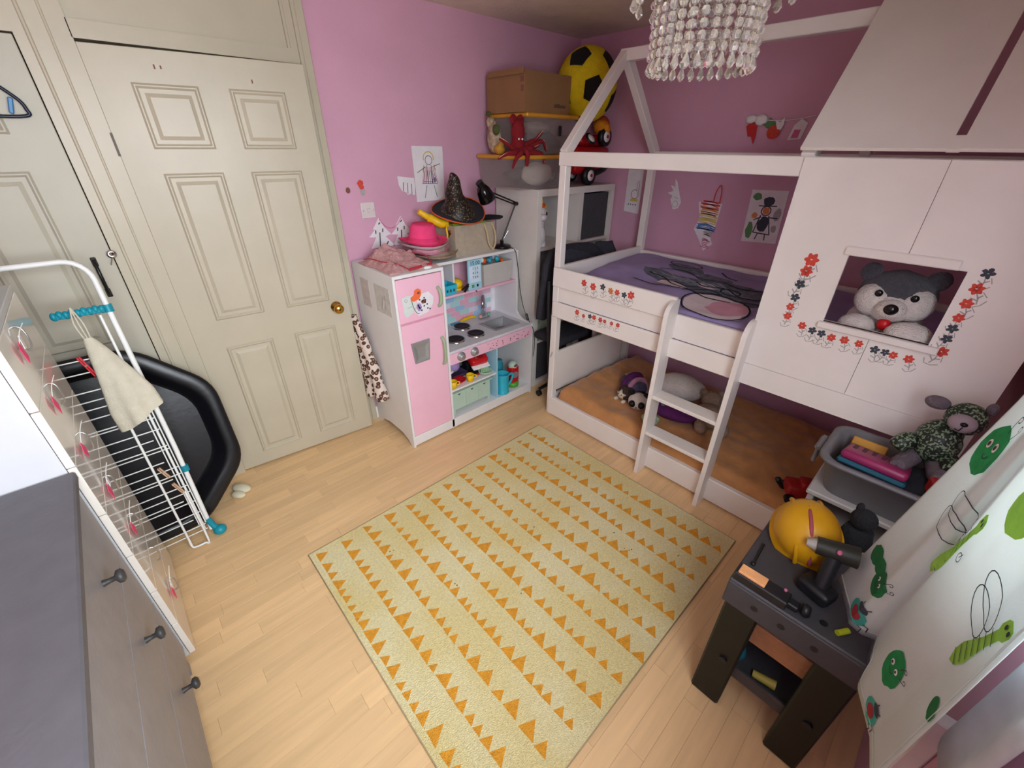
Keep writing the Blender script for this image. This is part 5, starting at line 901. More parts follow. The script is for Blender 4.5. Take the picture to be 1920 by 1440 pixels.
# ================================================================== WHITE TALLBOY AND GREY DRESSER (left wall)
TX, TY0, TY1, TZ = -.256, 1.425, 1.985, 1.285
tl = thing('white_tallboy', 'tall glossy white chest of narrow drawers beside the airer', 'chest of drawers', (-.5, 1.7, 0)); TW = mat('tallboy_white', 'c6c8cb', .35, .02)
obj('carcass', MB().box(-.74, TX - .02, TY0 + .004, TY1 - .004, .03, TZ - .02), TW, tl); obj('top', MB().box(-.745, TX, TY0, TY1, TZ - .02, TZ, .002), TW, tl); obj('plinth', MB().box(-.72, TX - .05, TY0 + .02, TY1 - .02, 0, .03), TW, tl)
dh = (TZ - .02 - .035) / 7; hy = 1.69
for k in range(7):
    z1 = TZ - .022 - k * dh; z0 = z1 - dh + .003; d = obj('drawer', MB().box(TX - .018, TX, TY0, TY1, z0, z1, .0015), WHITE_GLOSS, tl); zc = z0 + dh * .62
    obj('bow_handle', MB().tube(smoothpath([(TX, hy, zc + .035), (TX + .011, hy - .002, zc + .028), (TX + .015, hy - .004, zc), (TX + .011, hy - .002, zc - .028), (TX, hy, zc - .035)], 4), .0024, 6), METAL, d)
ORD = ['top', 'second', 'third', 'fourth', 'fifth', 'sixth', 'bottom']; PTAG = mat('pink_tag', 'f0487c', .6, .08)
for k, zt in ((0, 1.19), (1, 1.03), (2, .87), (3, .705), (4, .535), (6, .19)):
    g = thing('drawer_tag', 'pink tag hanging from the %s drawer of the white tallboy' % ORD[k], 'tag', (TX + .006, 1.60, zt - .03), group='drawer tags')
    obj('string', MB().tube(smoothpath([(TX + .02, hy - .004, zt + .05), (TX + .012, 1.64, zt + .04), (TX + .006, 1.60, zt + .02)], 4), .0012, 5), WHITE_MAT, g)
    obj('pink_card', MB().obox((TX + .006, 1.595, zt - .002), (.0015, .034, .05), RX(.35 + .2 * (k % 3)), 0), PTAG, g)
    if k in (0, 3, 6): obj('white_card', MB().obox((TX + .008, 1.635, zt + .015), (.0015, .028, .036), RX(-.2), 0), PAPER, g)
cl = thing('folded_clothes', 'stack of folded mauve and striped clothes on the white tallboy', 'clothes', (-.40, 1.86, TZ)); STR = [mat('mauve_knit', '8d727e', .95, .15, 50, bump=.6), mat('stripe_dark', '33343c', .95), mat('stripe_pale', 'b5b0b0', .95)]
for k, m in enumerate((1, 2, 1, 2, 1, 0, 0)): obj('folded_layer', MB().box(-.56 + .006 * (k % 2), -.285 - .004 * k, 1.72, 1.965 - .004 * k, TZ + .001 + k * .022, TZ + .023 + k * .022, .009, seg=2), STR[m], cl)

DX, DY0, DY1, DZ = -.284, .10, 1.41, .905
dg_ = thing('grey_dresser', 'grey wooden dresser with dark knobs in the left foreground', 'chest of drawers', (-.5, .8, 0)); GD = mat('grey_paint_shaded_top', '5d5b60', .5, .06, 20, bump=.08, bscale=80); GD2 = mat('grey_front_paint', '8f8c8f', .45, .06, 20, bump=.08, bscale=80)  # top coloured darker than the front for the little light it gets
obj('carcass', MB().box(-.74, DX - .018, DY0, DY1, .06, DZ - .025), GD2, dg_); obj('top', MB().box(-.75, DX + .022, DY0 - .015, DY1 + .012, DZ - .025, DZ, .004), GD, dg_)
for y in (DY0, DY1 - .045):
    for x in (-.74, DX - .049): obj('leg', MB().box(x, x + .045, y, y + .045, 0, .06), GD2, dg_)
obj('apron', MB().box(DX - .02, DX, DY0, DY1, .06, .10, .002), GD2, dg_)
for (z0, z1, kz) in ((.622, .872, .745), (.372, .617, .505), (.105, .367, .24)):
    d = obj('drawer', MB().box(DX - .017, DX + .008, DY0 + .004, DY1 - .004, z0, z1, .001), GD2, dg_)
    for y in (1.135, .42): obj('knob', MB().lathe((DX + .008, y, kz), [(.009, 0), (.0065, .012), (.0065, .022), (.017, .028), (.018, .036), (.012, .041), (.0005, .042)], 16, RY(PI / 2)), mat('knob_iron', '3a3838', .5), d)

# ================================================================== CLOTHES AIRER, PEG BAG, BLACK TRAY
ar = thing('clothes_airer', 'folded white wire clothes airer with teal joints leaning by the cupboard', 'clothes airer', (-.30, 2.03, 0))
def ay(z): return 2.03 + .14 * z
AX1, AX0 = -.075, -.66
def apt(x, z, d=0.0): return Vector((x, ay(z) + d, z))
path = [apt(AX1 - .008, .04), apt(AX1, .5), apt(AX1, 1.20)] + [apt(AX1 - .07 + .07 * math.cos(a), 1.22 + .075 * math.sin(a)) for a in [PI / 2 * k / 6 for k in range(7)]] + [apt(AX0 + .07 + .07 * math.cos(a), 1.22 + .075 * math.sin(a)) for a in [PI / 2 + PI / 2 * k / 6 for k in range(7)]] + [apt(AX0, .5), apt(AX0, .04)]
obj('outer_frame', MB().tube(path, .0095, 10), WIRE, ar)
for xs in ((-.105, -.62), (-.175, -.56)):
    d = -.018 if xs[0] > -.15 else -.034; z0, z1 = (.07, .72) if xs[0] > -.15 else (.02, .66)
    for x in xs: obj('inner_frame', MB().tube([apt(x, z0, d), apt(x, z1 + .38, d)], .0048, 8), WIRE, ar)
obj('u_end', MB().tube(smoothpath([apt(-.175, .06, -.034), apt(-.175, .02, -.036), apt(-.16, .012, -.04), apt(-.125, .012, -.04), apt(-.11, .02, -.036), apt(-.11, .30, -.036)], 4), .0048, 8), WIRE, ar)
zs = [.955, .90, .835, .79, .765, .72, .675, .655, .61, .56, .53, .505, .46, .41, .385, .36, .32, .275, .25, .22, .17, .13, .10, .06]
for i, z in enumerate(zs):
    d = -.012 if i % 2 else -.03; x1 = AX1 - (.02 if i % 3 else .055); obj('rail_wire', MB().cyl(apt(AX0 + .03, z, d), apt(x1, z, d), .0026, n=6), WIRE, ar)
for x in (-.092, -.118): obj('side_wire', MB().tube([apt(x, .10, -.02), apt(x, .70, -.02)], .0026, 6), WIRE, ar)
for z in (1.115, .725, .385): obj('joint', MB().cyl(apt(AX1, z - .014), apt(AX1, z + .014), .0155, n=12), TEAL, ar)
cl_ = MB()
for k in range(9): cl_.ell(apt(-.225 + k * .0165, 1.118 + .003 * (k % 2), -.012), (.0105, .012, .0155), None, 10, 8)
obj('clip_bar', cl_.box(-.23, -.09, ay(1.12) - .02, ay(1.12) - .006, 1.106, 1.125, .003), TEAL, ar)
ft = obj('foot', MB().tube([apt(AX1 - .008, .10), apt(AX1, .06), apt(AX1 + .012, .03, -.01)], .014, 10).ell(apt(AX1 + .02, .026, -.015), (.028, .026, .024)), TEAL, ar); obj('foot', MB().tube([apt(AX0 + .008, .10), apt(AX0, .03)], .014, 10), TEAL, ar)
pb = thing('peg_bag', 'cream cloth peg bag hanging on the airer', 'peg bag', (-.14, 2.1, .70)); PBM = mat('calico', 'c9c2b0', .95, .06, 30, bump=.3, bscale=200)
def bag(u, v):
    t_ = u * 2 * PI; z = 1.04 - .33 * v; w = .012 + .062 * min(1, v * 1.25) ** .8; dpt = .010 + .030 * math.sin(min(1, v * 1.1) * PI * .55); f_ = 1 + .17 * math.sin(5 * t_ + 4 * v) * v; zz = z + (.035 * (math.cos(t_)) * v - .02 * v * v * math.sin(t_ * .5))
    cx = -.165 + .045 * v
    return (cx + w * f_ * math.cos(t_), ay(z) - .055 + dpt * math.sin(t_) * f_, zz)
bm_ = MB().grid(bag, 36, 22); ring = [Vector(bag(k / 36, 1.0)) for k in range(36)]; bm_.add(ring, [tuple(range(36))]); obj('bag', bm_, PBM, pb)
for s_ in (-1, 0, 1): obj('drawstring', MB().tube(smoothpath([(-.165 + .008 * s_, ay(1.03) - .055, 1.03), (-.17 + .012 * s_, ay(1.09) - .045, 1.09), (-.172, ay(1.14) - .03, 1.145)], 4), .003, 6), PBM, pb)
def peg(lab, c, rot, m, s_=1.0):
    g = thing('clothes_peg', lab, 'clothes peg', c, group='clothes pegs', rot=rot); obj('peg_half', MB().box(-.006, -.001, -.005, .005, -.04 * s_, .04 * s_, .001), m, g, False); obj('peg_half', MB().box(.001, .006, -.005, .005, -.04 * s_, .04 * s_, .001), m, g, False); obj('spring', MB().cyl((0, -.006, .006), (0, .006, .006), .004, n=8), METAL, g, False)
peg('red clothes peg clipped near the top of the airer', apt(-.205, .93, -.035), RY(-.25), mat('red_peg', 'd8313f', .5), 1.1)
WOODP = mat('peg_wood', 'c9a487', .7, .1, 60); peg('upper wooden clothes peg on the airer wires', apt(-.145, .425, -.05), RY(-.3), WOODP, .8); peg('lower wooden clothes peg on the airer wires', apt(-.125, .335, -.05), RY(-.3), WOODP, .8)
# black eight-sided tray leaning on the back wall
tt = thing('black_tray', 'large black eight-sided plastic play tray leaning against the cupboard', 'tray', (-.33, 2.14, 0)); lean = math.atan2(.235, .88); TRM = mat('tray_black', '101116', .33, .1, 8, bump=.05, bscale=40)
tu = Vector((1, 0, 0)); tv = Vector((0, math.sin(lean), math.cos(lean))); tn = Vector((0, -math.cos(lean), math.sin(lean))); S_ = .455; K = .245; to_ = Vector((-.295, 2.165, .004)) + tv * S_
def octo(s_, k, d, r=.085, n=5):
    P8 = [(-s_ + k, -s_), (s_ - k, -s_), (s_, -s_ + k), (s_, s_ - k), (s_ - k, s_), (-s_ + k, s_), (-s_, s_ - k), (-s_, -s_ + k)]; out = []
    for i in range(8):
        p = Vector((*P8[i], 0)); a = (Vector((*P8[i - 1], 0)) - p).normalized() * r; b = (Vector((*P8[(i + 1) % 8], 0)) - p).normalized() * r
        for j in range(n + 1): t_ = j / n; q = (p + a) * (1 - t_) ** 2 + p * 2 * t_ * (1 - t_) + (p + b) * t_ * t_; out.append(to_ + tu * q.x + tv * q.y + tn * d)
    return out
R_ = [octo(S_, K, .012), octo(S_, K, .034), octo(S_ - .012, K - .003, .042), octo(S_ - .045, K - .012, .042), octo(S_ - .06, K - .018, .034), octo(S_ - .085, K - .03, -.045), octo(S_ - .10, K - .035, -.052)]
tm = MB(); nn = len(R_[0]); tm.add([p for r_ in R_ for p in r_], [(j * nn + i, j * nn + (i + 1) % nn, (j + 1) * nn + (i + 1) % nn, (j + 1) * nn + i) for j in range(len(R_) - 1) for i in range(nn)], True); tm.add(R_[-1], [tuple(range(nn))])
bk = [p - tn * .006 for p in R_[-1]]; tm.add(R_[-1] + bk, [(i, (i + 1) % nn, nn + (i + 1) % nn, nn + i) for i in range(nn)]); tm.add(bk, [tuple(range(nn - 1, -1, -1))]); obj('tray', tm, TRM, tt)
single('cream_slippers', MB().ell((.10, 2.27, .02), (.03, .055, .02), RZ(.6)).ell((.075, 2.23, .018), (.025, .04, .016), RZ(.6)), mat('cream_soft', 'd9d2b8', .9), 'cream soft item on the floor under the black tray edge', 'cloth')

# ================================================================== TOY WORKBENCH CORNER
WBX0, WBX1, WBY0, WBY1, WBZ = 1.0, 1.43, -.212, .137, .582
wb = thing('toy_workbench', 'grey and dark green plastic toy workbench by the curtain', 'toy workbench', (1.2, -.03, 0)); WBT = mat('bench_grey_shaded', '3d3b40', .5, .08, 20, bump=.1, bscale=150); WBG = mat('bench_green_shaded', '0c120b', .5, .1, 20)  # bench colours darkened to stand in for the shade in this corner
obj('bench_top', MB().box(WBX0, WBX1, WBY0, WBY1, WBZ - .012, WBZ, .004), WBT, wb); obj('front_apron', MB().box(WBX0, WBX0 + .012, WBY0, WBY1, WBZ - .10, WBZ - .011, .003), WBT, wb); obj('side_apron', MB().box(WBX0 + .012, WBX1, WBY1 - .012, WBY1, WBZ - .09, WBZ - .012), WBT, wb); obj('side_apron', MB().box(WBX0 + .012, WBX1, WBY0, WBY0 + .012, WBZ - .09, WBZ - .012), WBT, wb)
for y in (.055, -.015, -.095): obj('apron_hole', MB().cyl((WBX0 - .0005, y, WBZ - .055), (WBX0 + .006, y, WBZ - .055), .010, n=12), BLACK, wb)
for (x, y) in ((1.045, -.088), (1.22, -.1), (1.30, -.15)): obj('top_hole', MB().cyl((x, y, WBZ + .0006), (x, y, WBZ - .004), .010, n=12), BLACK, wb)
for y0_, y1_ in ((.035, .128), (-.205, -.112)):
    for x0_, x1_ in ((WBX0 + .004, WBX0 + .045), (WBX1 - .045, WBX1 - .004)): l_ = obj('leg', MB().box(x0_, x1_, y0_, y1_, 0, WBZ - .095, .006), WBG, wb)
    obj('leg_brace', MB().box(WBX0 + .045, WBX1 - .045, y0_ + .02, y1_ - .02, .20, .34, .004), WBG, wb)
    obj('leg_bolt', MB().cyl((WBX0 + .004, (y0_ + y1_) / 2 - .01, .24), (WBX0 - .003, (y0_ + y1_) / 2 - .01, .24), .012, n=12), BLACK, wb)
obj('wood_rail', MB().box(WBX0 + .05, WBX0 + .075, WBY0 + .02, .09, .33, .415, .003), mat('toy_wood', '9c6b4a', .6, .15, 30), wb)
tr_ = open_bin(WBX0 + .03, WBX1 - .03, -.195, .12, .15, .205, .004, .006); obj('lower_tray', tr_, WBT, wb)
single('blue_toy_ball', MB().ell((1.10, .06, .19), (.035, .035, .033), amp=.1), mat('teal_toy_ball', '1f6f80', .5), 'teal toy piece on the workbench lower tray', 'toy')
single('navy_toy_brick', MB().obox((1.11, .098, .185), (.05, .03, .04), RZ(.4), .006), mat('navy_brick', '26355c', .5), 'navy toy brick on the workbench lower tray', 'toy')
single('yellow_toy_wrench', MB().tube([(1.08, -.01, .17), (1.09, -.075, .175)], [.012, .016], 8), mat('dull_yellow', 'b5a14a', .5), 'yellow toy tool on the workbench lower tray', 'toy tool')
vz = WBZ + .0005
g = thing('toy_vise', 'black toy vise with a pale wooden block on the workbench corner', 'toy tool', (1.04, .06, vz)); obj('vise_body', MB().box(1.004, 1.05, -.005, .132, vz, vz + .028, .003).box(1.018, 1.045, -.03, .0, vz, vz + .02, .003), BLACK, g); obj('wood_block', MB().box(1.008, 1.043, .055, .125, vz + .027, vz + .036, .002), mat('tan_block', 'd99a66', .7, .1, 40), g); obj('screw_knob', MB().lathe((1.035, -.045, vz + .014), [(.0005, .01), (.014, .009), (.018, .0), (.014, -.009), (.0005, -.01)], 16, RX(PI / 2 - .3)), BLACK, g); obj('stud', MB().cyl((1.045, .012, vz + .028), (1.045, .012, vz + .032), .004, n=8), INKP, g)
# hard hat lying on its side
hh = thing('hard_hat', 'yellow toy hard hat with a red stripe on the workbench', 'hard hat', (1.265, .035, vz)); HHM = mat('hard_hat_yellow', 'c9930f', .4, .06); hc = Vector((1.275, .035, vz + .055)); HR = RZ(.5) @ RY(-.5) @ RX(-.25)
prof = [(.108, -.02), (.109, -.012), (.096, -.006), (.097, .02), (.091, .052), (.074, .084), (.043, .102), (.0005, .109)]
obj('shell', MB().lathe(hc, prof, 32, HR, None, .88), HHM, hh)
for a in (-.035, .0, .035):
    pts = [hc + HR @ Vector((.098 * math.cos(t_) * 1.0, a, .107 * math.sin(t_) * (1 - abs(a) * 3))) for t_ in [.15 + (PI - .3) * k / 16 for k in range(17)]]; obj('ridge' if a else 'red_stripe', MB().tube(pts, .006 if a else .0055, 8), HHM if a else mat('stripe_red', '9a4452', .6), hh)
# drill
dl = thing('toy_drill', 'black and grey toy drill standing on its battery on the workbench', 'toy drill', (1.12, -.045, vz)); DGY = mat('drill_grey', '26261f', .5)
obj('battery', MB().obox((1.12, -.045, vz + .022), (.06, .085, .042), RZ(-.3), .012, 2), BLACK, dl); obj('grip', MB().cyl((1.125, -.05, vz + .035), (1.165, -.045, vz + .115), .019, .021, 12), BLACK, dl); obj('motor', MB().cyl((1.185, -.09, vz + .135), (1.165, .0, vz + .125), .029, .024, 16), DGY, dl); obj('chuck', MB().cyl((1.165, .0, vz + .125), (1.16, .022, vz + .122), .018, .010, 12), mat('chuck_pale', 'a9a49c', .5), dl); obj('trigger_button', MB().ell((1.15, -.05, vz + .15), (.008, .006, .006)), INKP, dl); obj('side_badge', MB().obox((1.098, -.06, vz + .035), (.003, .02, .012), RZ(-.3)), METAL, dl)
single('drill_bit', MB().tube([(1.095, .108, vz + .004), (1.19, .112, vz + .006)], .0035, 6).ell((1.093, .108, vz + .006), (.008, .007, .006)), BLACKM, 'black toy drill bit lying on the workbench left edge', 'toy tool')
single('yellow_marker_cap', MB().cyl((1.035, -.118, vz + .006), (1.062, -.136, vz + .006), .0075, n=10), mat('lime_cap', 'a8b41f', .4), 'small lime yellow cap on the workbench top', 'toy')
g = thing('dark_figure', 'black toy figure standing at the back of the workbench', 'toy', (1.37, -.07, vz)); obj('body', MB().lathe((1.375, -.072, vz), [(.0005, 0), (.04, 0), (.043, .05), (.035, .085), (.0005, .09)], 18), FURK, g); obj('head', MB().ell((1.385, -.07, vz + .115), (.034, .034, .034)), FURK, g); obj('pale_band', MB().tube([(1.375 + .045 * math.cos(t_), -.072 + .045 * math.sin(t_), vz + .03) for t_ in [2.2 + .25 * k for k in range(12)]], .004, 6), FURBE, g); obj('ear', MB().ell((1.40, -.05, vz + .14), (.015, .01, .016)), FURK, g)
g = thing('red_doll', 'small doll in dark red next to the black toy figure', 'doll', (1.33, -.15, vz)); obj('body', MB().ell((1.34, -.145, vz + .035), (.05, .03, .035), amp=.1), mat('dark_red_cloth', '5f1420', .85), g); obj('head', MB().ell((1.365, -.148, vz + .07), (.024, .024, .024)), FURBE, g); obj('hair', MB().ell((1.375, -.15, vz + .08), (.024, .026, .022)), MATS['dark_red_cloth'], g)
# white storage unit with drawers, grey bin of toys
ws = thing('toy_storage_unit', 'white plastic storage unit between the workbench and the bed', 'storage unit', (1.72, -.05, 0)); WSM = mat('unit_white_shaded', 'b3adab', .45, .05); obj('frame', MB().box(1.56, 1.885, -.205, -.185, 0, .60, .003).box(1.56, 1.885, .07, .09, 0, .60, .003).box(1.86, 1.885, -.19, .07, 0, .60).box(1.56, 1.87, -.19, .07, 0, .02).box(1.56, 1.885, -.19, .07, .44, .455), WSM, ws); obj('unit_top', MB().box(1.545, 1.89, -.212, .097, .585, .605, .004), WSM, ws)  # unit white darkened, shade put into the colour
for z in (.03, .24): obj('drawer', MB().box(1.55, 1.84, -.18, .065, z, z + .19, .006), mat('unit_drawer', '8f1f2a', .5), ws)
gb = thing('grey_bin', 'grey plastic bin of toys on the white storage unit', 'storage bin', (1.67, -.05, .606)); GBM = mat('bin_grey_shaded', '6c6a6e', .5, .06)  # bin grey darkened to stand in for shade as well
def rrect(x0, x1, y0, y1, r, z): return [Vector((cx + r * math.cos(a), cy + r * math.sin(a), z)) for (cx, cy, a0) in ((x1 - r, y1 - r, 0), (x0 + r, y1 - r, PI / 2), (x0 + r, y0 + r, PI), (x1 - r, y0 + r, 1.5 * PI)) for a in [a0 + PI / 2 * k / 5 for k in range(6)]]
rs = [rrect(1.575, 1.795, -.20, .065, .05, .6065), rrect(1.545, 1.825, -.212, .098, .06, .735), rrect(1.53, 1.84, -.218, .112, .065, .738), rrect(1.53, 1.84, -.218, .112, .065, .748), rrect(1.552, 1.818, -.205, .09, .055, .748), rrect(1.58, 1.79, -.195, .06, .048, .612)]; b = MB(); nn = 24
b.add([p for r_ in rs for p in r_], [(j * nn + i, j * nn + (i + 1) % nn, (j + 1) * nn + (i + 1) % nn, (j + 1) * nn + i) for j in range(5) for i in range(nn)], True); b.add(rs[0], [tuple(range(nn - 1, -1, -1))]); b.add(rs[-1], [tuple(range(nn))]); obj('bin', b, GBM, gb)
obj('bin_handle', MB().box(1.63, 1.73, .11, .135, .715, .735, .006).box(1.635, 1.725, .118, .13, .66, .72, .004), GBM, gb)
pk = thing('pink_keyboard', 'pink and blue toy keyboard case lying in the grey bin', 'toy', (1.66, -.03, .70)); PKR = RZ(-.06) @ RY(.28); PKM = mat('magenta_plastic', '8c2454', .4)
obj('case', MB().obox((1.66, -.035, .745), (.15, .18, .032), PKR, .012, 2), PKM, pk); obj('base', MB().obox((1.655, -.035, .722), (.165, .185, .018), PKR, .006), mat('teal_base', '1d5468', .45), pk)
for k in range(6): obj('slot', MB().obox(Vector((1.66, -.035, .745)) + PKR @ Vector((.02, -.068 + k * .027, .0165)), (.06, .012, .002), PKR), mat('slot_dark', '4a1230', .6), pk)
single('yellow_book', MB().obox((1.765, .0, .725), (.012, .10, .05), RY(.4), .002), mat('amber_book', 'c08a2e', .6), 'yellow edge of a book standing in the grey bin', 'book')
single('dark_toy_cloth', MB().ell((1.66, -.15, .72), (.09, .05, .035), None, 20, 12, .3, 6, 3), mat('ink_cloth', '17181f', .95, .2), 'dark cloth in the near end of the grey bin', 'cloth')
# teddy in green sequins
td = thing('sequin_teddy', 'grey teddy bear in a green sequin coat propped on the grey bin', 'soft toy', (1.77, -.15, .75)); SEQ = glitter_mat('green_sequin', '1a231c', '7c9075', 190, .66); TDF = mat('teddy_grey', '6f646c', .95, .12, 50, bump=.9, bscale=160)
obj('coat', MB().ell((1.765, -.145, .835), (.075, .06, .075), amp=.1), SEQ, td); hd = obj('head', MB().ell((1.775, -.175, .935), (.055, .05, .05), amp=.05), SEQ, td); obj('muzzle', MB().ell((1.735, -.17, .935), (.03, .034, .03)), mat('muzzle_lilac', '9a8a92', .9), hd); obj('nose', MB().ell((1.707, -.172, .943), (.007, .009, .007)), EYE, hd); obj('mouth', MB().tube([(1.708, -.158, .922), (1.705, -.168, .92), (1.706, -.172, .935)], .0018, 5), EYE, hd)
obj('ear', MB().ell((1.79, -.10, .955), (.02, .032, .022)), TDF, hd); obj('ear', MB().ell((1.79, -.215, .98), (.015, .014, .022)), TDF, hd)
for (a, b_) in (((1.74, -.09, .82), (1.70, -.06, .80)), ((1.73, -.19, .80), (1.66, -.20, .80))): obj('arm', MB().tube(smoothpath([a, ((a[0] + b_[0]) / 2, (a[1] + b_[1]) / 2, a[2] + .005), b_], 4), [.028] * 4 + [.026] * 4 + [.02], 10), SEQ, td)
obj('leg', MB().tube([(1.74, -.17, .775), (1.66, -.185, .775), (1.62, -.187, .782)], [.03, .03, .022], 10), TDF, td); obj('leg', MB().tube([(1.73, -.11, .775), (1.67, -.09, .765), (1.64, -.085, .77)], [.028, .026, .02], 10), TDF, td)
single('red_toy_block', MB().obox((1.60, -.185, .765), (.06, .03, .05), RZ(.3), .006), mat('brick_red', '9c1f1f', .5), 'red toy block wedged beside the curtain in the grey bin', 'toy')
# red car on the lower bunk edge
cz_ = low_z(2.0, .17) + .004
rc2 = thing('red_toy_truck', 'red toy truck with black wheels on the edge of the lower bunk', 'toy car', (2.0, .16, cz_)); CR = RZ(.5)
obj('truck_body', MB().obox((1.995, .15, cz_ + .055), (.09, .12, .06), CR, .012, 2).obox((2.0, .13, cz_ + .09), (.07, .06, .04), CR, .01, 2), mat('truck_red', 'a01c22', .4), rc2)
for a in (-.05, .05):
    for b_ in (-.04, .045): c = Vector((1.995, .15, cz_ + .022)) + CR @ Vector((a, b_, 0)); obj('wheel', MB().cyl(c - CR @ Vector((.01, 0, 0)), c + CR @ Vector((.01, 0, 0)), .022, n=14), BLACK, rc2)
obj('tow_hook', MB().tube([(1.955, .215, cz_ + .05), (1.945, .232, cz_ + .075)], .010, 8).ell((1.945, .235, cz_ + .085), (.014, .014, .012)), BLACK, rc2)

# ================================================================== CURTAIN with printed insects
CP = [(1.215, -.078, -.14), (1.16, -.100, -.12), (1.12, -.118, -.10), (1.08, -.131, -.08), (1.07, -.160, -.05), (1.08, -.187, -.03), (1.02, -.188, -.03), (.965, -.195, -.03), (.87, -.235, -.01), (.775, -.252, 0)]
CUMS = [0.0]
for a, b_ in zip(CP, CP[1:]): CUMS.append(CUMS[-1] + math.hypot(a[0] - b_[0], a[1] - b_[1]))
CLEN = CUMS[-1] - 1e-6
def CS(t_, z):
    # t_: metres along the cloth from its left edge, z: height
    t_ = min(max(t_, 0), CLEN); i = max(k for k in range(9) if CUMS[k] <= t_); f_ = (t_ - CUMS[i]) / (CUMS[i + 1] - CUMS[i]); a = CP[i]; b_ = CP[i + 1]; q = [a[j] * (1 - f_) + b_[j] * f_ for j in range(3)]
    y = q[1] + q[2] * (min(z, 1.25) - .59) + q[2] * .25 * max(0, z - 1.25) - .12 * max(0, z - 1.3) * (1 - t_ / CLEN)
    return Vector((q[0], max(y, -.31), z))
def hemz(t_): k = min(1, max(0, (t_ - .275) / .03)); return .593 - .058 * k * k * (3 - 2 * k)
cu = thing('insect_curtain', 'white curtain printed with green caterpillars, dragonflies and ladybirds', 'curtain', (1.0, -.25, .535)); CUM = mat('curtain_cotton', 'e9efec', .9, .03, 6, bump=.15, bscale=180, translucent=.5)
obj('cloth', MB().grid(lambda u, v: CS(u * CLEN, hemz(u * CLEN) + (2.2 - hemz(u * CLEN)) * v), 80, 60, th=.0015), CUM, cu)
obj('hem', MB().tube([CS(k * CLEN / 60, hemz(k * CLEN / 60) + .02) + Vector((0, .001, 0)) for k in range(61)], .0016, 5), CUM, cu); obj('side_seam', MB().tube([CS(CLEN - .012, .54 + k * .06) + Vector((0, .001, 0)) for k in range(28)], .0016, 5), CUM, cu)
def cmap(d):
    def f_(t_, z):
        p = CS(t_, z); a = CS(t_ + .004, z) - CS(t_ - .004, z); b_ = CS(t_, z + .01) - CS(t_, z - .01); n = a.cross(b_)
        n = n.normalized() if n.length > 1e-12 else Vector((-.6, .8, 0))
        if n.dot(Vector((-1, .3, 0))) < 0: n = -n
        return p + n * d
    return f_
GRN = mat('print_green', '2f9a5a', .9, .15, 40, translucent=.3); LGR = mat('print_lime', '9fcf58', .9, .1, 40, translucent=.3); TQP = mat('print_turquoise', '4fb8a8', .9, .1, 40, translucent=.3); RDP = mat('print_red', 'b8404a', .9, .15, 40, translucent=.3); LNP = mat('print_line', '3b3d48', .9); EYW = mat('print_eye_white', 'f2f2ee', .9); DGR = mat('print_dark_green', '2d7a48', .9, .15, 40, translucent=.3)
def cblob(n, m, t_, z, rx, rz, ang=0, d=.0018, jag=.06): return obj(n, MB().blob(0, 0, rx, rz, lambda u, v: cmap(d)(t_ + u, z + v), ang, 20, 4, jag), m, cu)
def cline(t_, z, lines, w=.0028, d=.0032):
    for l in lines: obj('printed_line', MB().stroke(l, w, lambda u, v: cmap(d)(t_ + u, z + v)), LNP, cu)
def rot2(ang):
    ca, sa = math.cos(ang), math.sin(ang); return lambda x, y: (x * ca - y * sa, x * sa + y * ca)
def bug_face(t_, z, s_, ang=0.0):
    R2 = rot2(ang)
    for e_ in (-1, 1):
        x, y = R2(.36 * s_ * e_, .22 * s_); cblob('printed_eye', EYW, t_ + x, z + y, .2 * s_, .22 * s_, ang, .003, 0); cblob('printed_pupil', LNP, t_ + x, z + y, .1 * s_, .12 * s_, ang, .0042, 0)
    cline(t_, z, [[R2(*p) for p in arc(0, -.15 * s_, .28 * s_, PI * 1.1, PI * 1.9, 8)]], .055 * s_)
def feelers(t_, z, s_, ang=0.0):
    R2 = rot2(ang)
    cline(t_, z, [[R2(*p) for p in [(.25 * e_ * s_, .9 * s_), (.42 * e_ * s_, 1.25 * s_), (.5 * e_ * s_, 1.6 * s_)]] + [R2(.5 * e_ * s_ - e_ * .14 * s_ + .14 * s_ * math.cos(a) * e_, 1.62 * s_ + .14 * s_ * math.sin(a)) for a in [k * .6 for k in range(9)]] for e_ in (-1, 1)], .055 * s_)
def dragonfly(t_, z, l, ang, wing=-1):
    # body runs along the local x axis, wings are two loops on one side
    R2 = rot2(ang); b = MB(); n = 10
    top_, bot_ = [], []
    for k in range(n * 2 + 1):
        x = -l / 2 + l * k / (2 * n); q = k / (2 * n); w_ = l * (.11 - .055 * min(1, abs(q - .25) * 3) + (.035 if q > .8 else 0)) * (math.sin(min(1, max(.0, q * 8)) * PI / 2)) * (1 if q < .96 else .6); top_.append(R2(x, w_)); bot_.append(R2(x, -w_))
    m_ = cmap(.0018); vs = [m_(t_ + p[0], z + p[1]) for p in top_] + [m_(t_ + p[0], z + p[1]) for p in bot_]; N = len(top_)
    b.add(vs, [(i, i + 1, N + i + 1, N + i) for i in range(N - 1)]); obj('printed_body', b, LGR, cu)
    cline(t_, z, [[R2(-l / 2 + l * k / n, -l * .085), R2(-l / 2 + l * k / n + .006, l * .085)] for k in range(1, 8)], .002)
    for x_, sz in ((-.02, 1.0), (.16, 1.15)):
        cline(t_, z, [[R2(l * x_ + l * .13 * math.sin(a) - wing * 0 + l * .10 * (1 - math.cos(a)) * .6, -wing * -1 * (l * .07 + l * .24 * sz * (1 - math.cos(a)))) for a in [2 * PI * k / 20 for k in range(21)]]], .0024)
    x, y = R2(l * .43, 0); cblob('printed_pupil', LNP, t_ + x - .004, z + y, .004, .005, 0, .0034, 0); cblob('printed_pupil', LNP, t_ + x + .01, z + y, .004, .005, 0, .0034, 0)
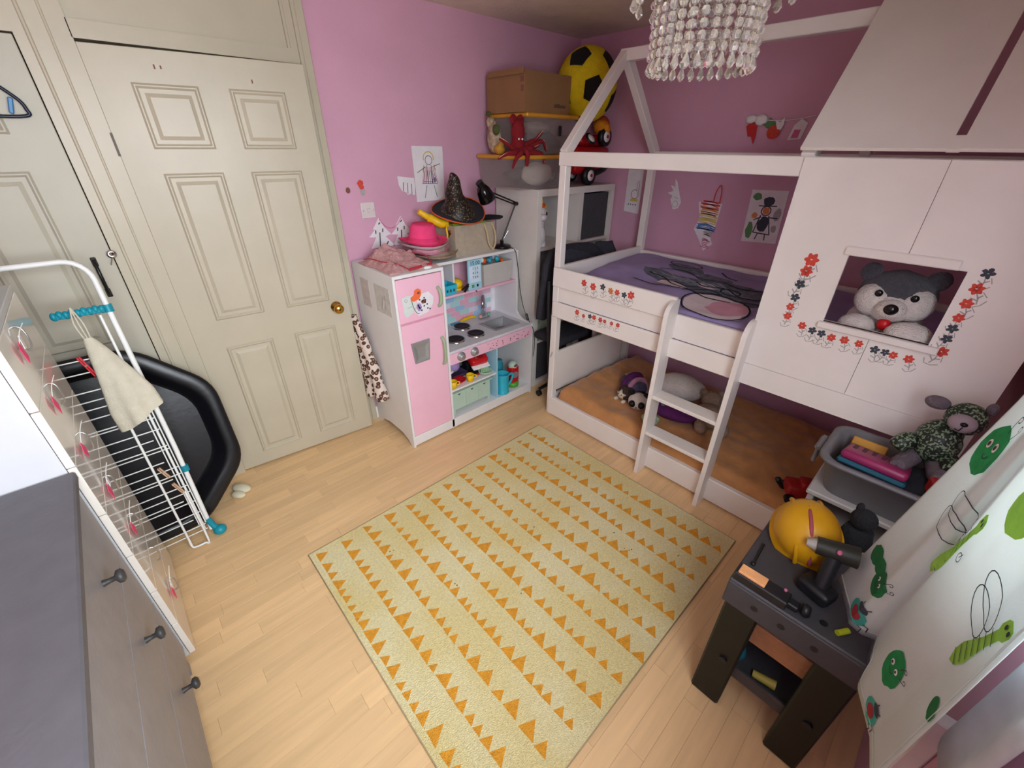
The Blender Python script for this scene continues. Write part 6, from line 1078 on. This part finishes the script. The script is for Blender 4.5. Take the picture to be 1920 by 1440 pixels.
def ladybird(t_, z, s_, ang):
    R2 = rot2(ang); cblob('printed_body', TQP, t_, z, s_, s_ * .8, ang); cblob('printed_wing', RDP, t_, z, s_ * .55, s_ * .45, ang, .003); h = R2(0, s_ * .85)
    cblob('printed_head', LNP, t_ + h[0], z + h[1], s_ * .5, s_ * .28, ang, .003); cline(t_, z, [[R2(s_ * .9, 0), R2(s_ * 1.2, .1 * s_), R2(s_ * 1.35, -.3 * s_)], [R2(s_ * .8, -.4 * s_), R2(s_ * 1.1, -.35 * s_), R2(s_ * 1.2, -.75 * s_)], [R2(-.2 * s_, s_), R2(-.3 * s_, 1.45 * s_)], [R2(.25 * s_, s_), R2(.4 * s_, 1.4 * s_)]], .0024)
cblob('printed_head', GRN, .072, 1.145, .055, .058, .2); bug_face(.072, 1.145, .046, .2); feelers(.085, 1.15, .046, -.2)
dragonfly(.225, .965, .21, 1.30, 1); cblob('printed_body', LGR, .33, 1.15, .045, .05)
cblob('printed_body', DGR, .045, .765, .03, .026); cblob('printed_body', DGR, .085, .765, .026, .022); cblob('printed_head', DGR, .125, .745, .034, .036); bug_face(.125, .745, .028, -.3); feelers(.125, .745, .028, -1.0)
ladybird(.135, .635, .036, -.3); cblob('printed_head', GRN, .355, .695, .034, .05); bug_face(.355, .695, .032, -.1); feelers(.355, .695, .030, -.9)
dragonfly(.462, .955, .185, 1.25, 1); cblob('printed_leaf', DGR, .495, .80, .016, .026, .4); ladybird(.385, .535 + .035, .030, -.4)
cblob('printed_body', LGR, .25, 1.42, .05, .05); cblob('printed_head', GRN, .40, 1.42, .05, .055); dragonfly(.10, 1.55, .17, .7)
cline(.275, .975, [arc(0, 0, .010, 0, 2 * PI, 10), [(0, 0), (.006, .014)]], .0022)
obj('curtain_rod', MB().cyl((-.75, -.30, 2.215), (1.50, -.30, 2.215), .011), WHITE_MAT, cu)
obj('white_lining', MB().grid(lambda u, v: (.70 + .16 * u, -.302 + .006 * math.sin(u * 9), .70 + 1.5 * v - .03 * math.sin(u * PI) * (1 - v)), 12, 20, th=.002), mat('lining_white', 'e9eef2', .85, translucent=.5), cu)
single('white_pipe_casing', MB().box(.905, .94, -.329, -.295, 0, .66, .004), mat('pipe_white', 'd8d3d3', .45), 'white boxed pipe on the pink wall below the curtain', 'pipe casing')
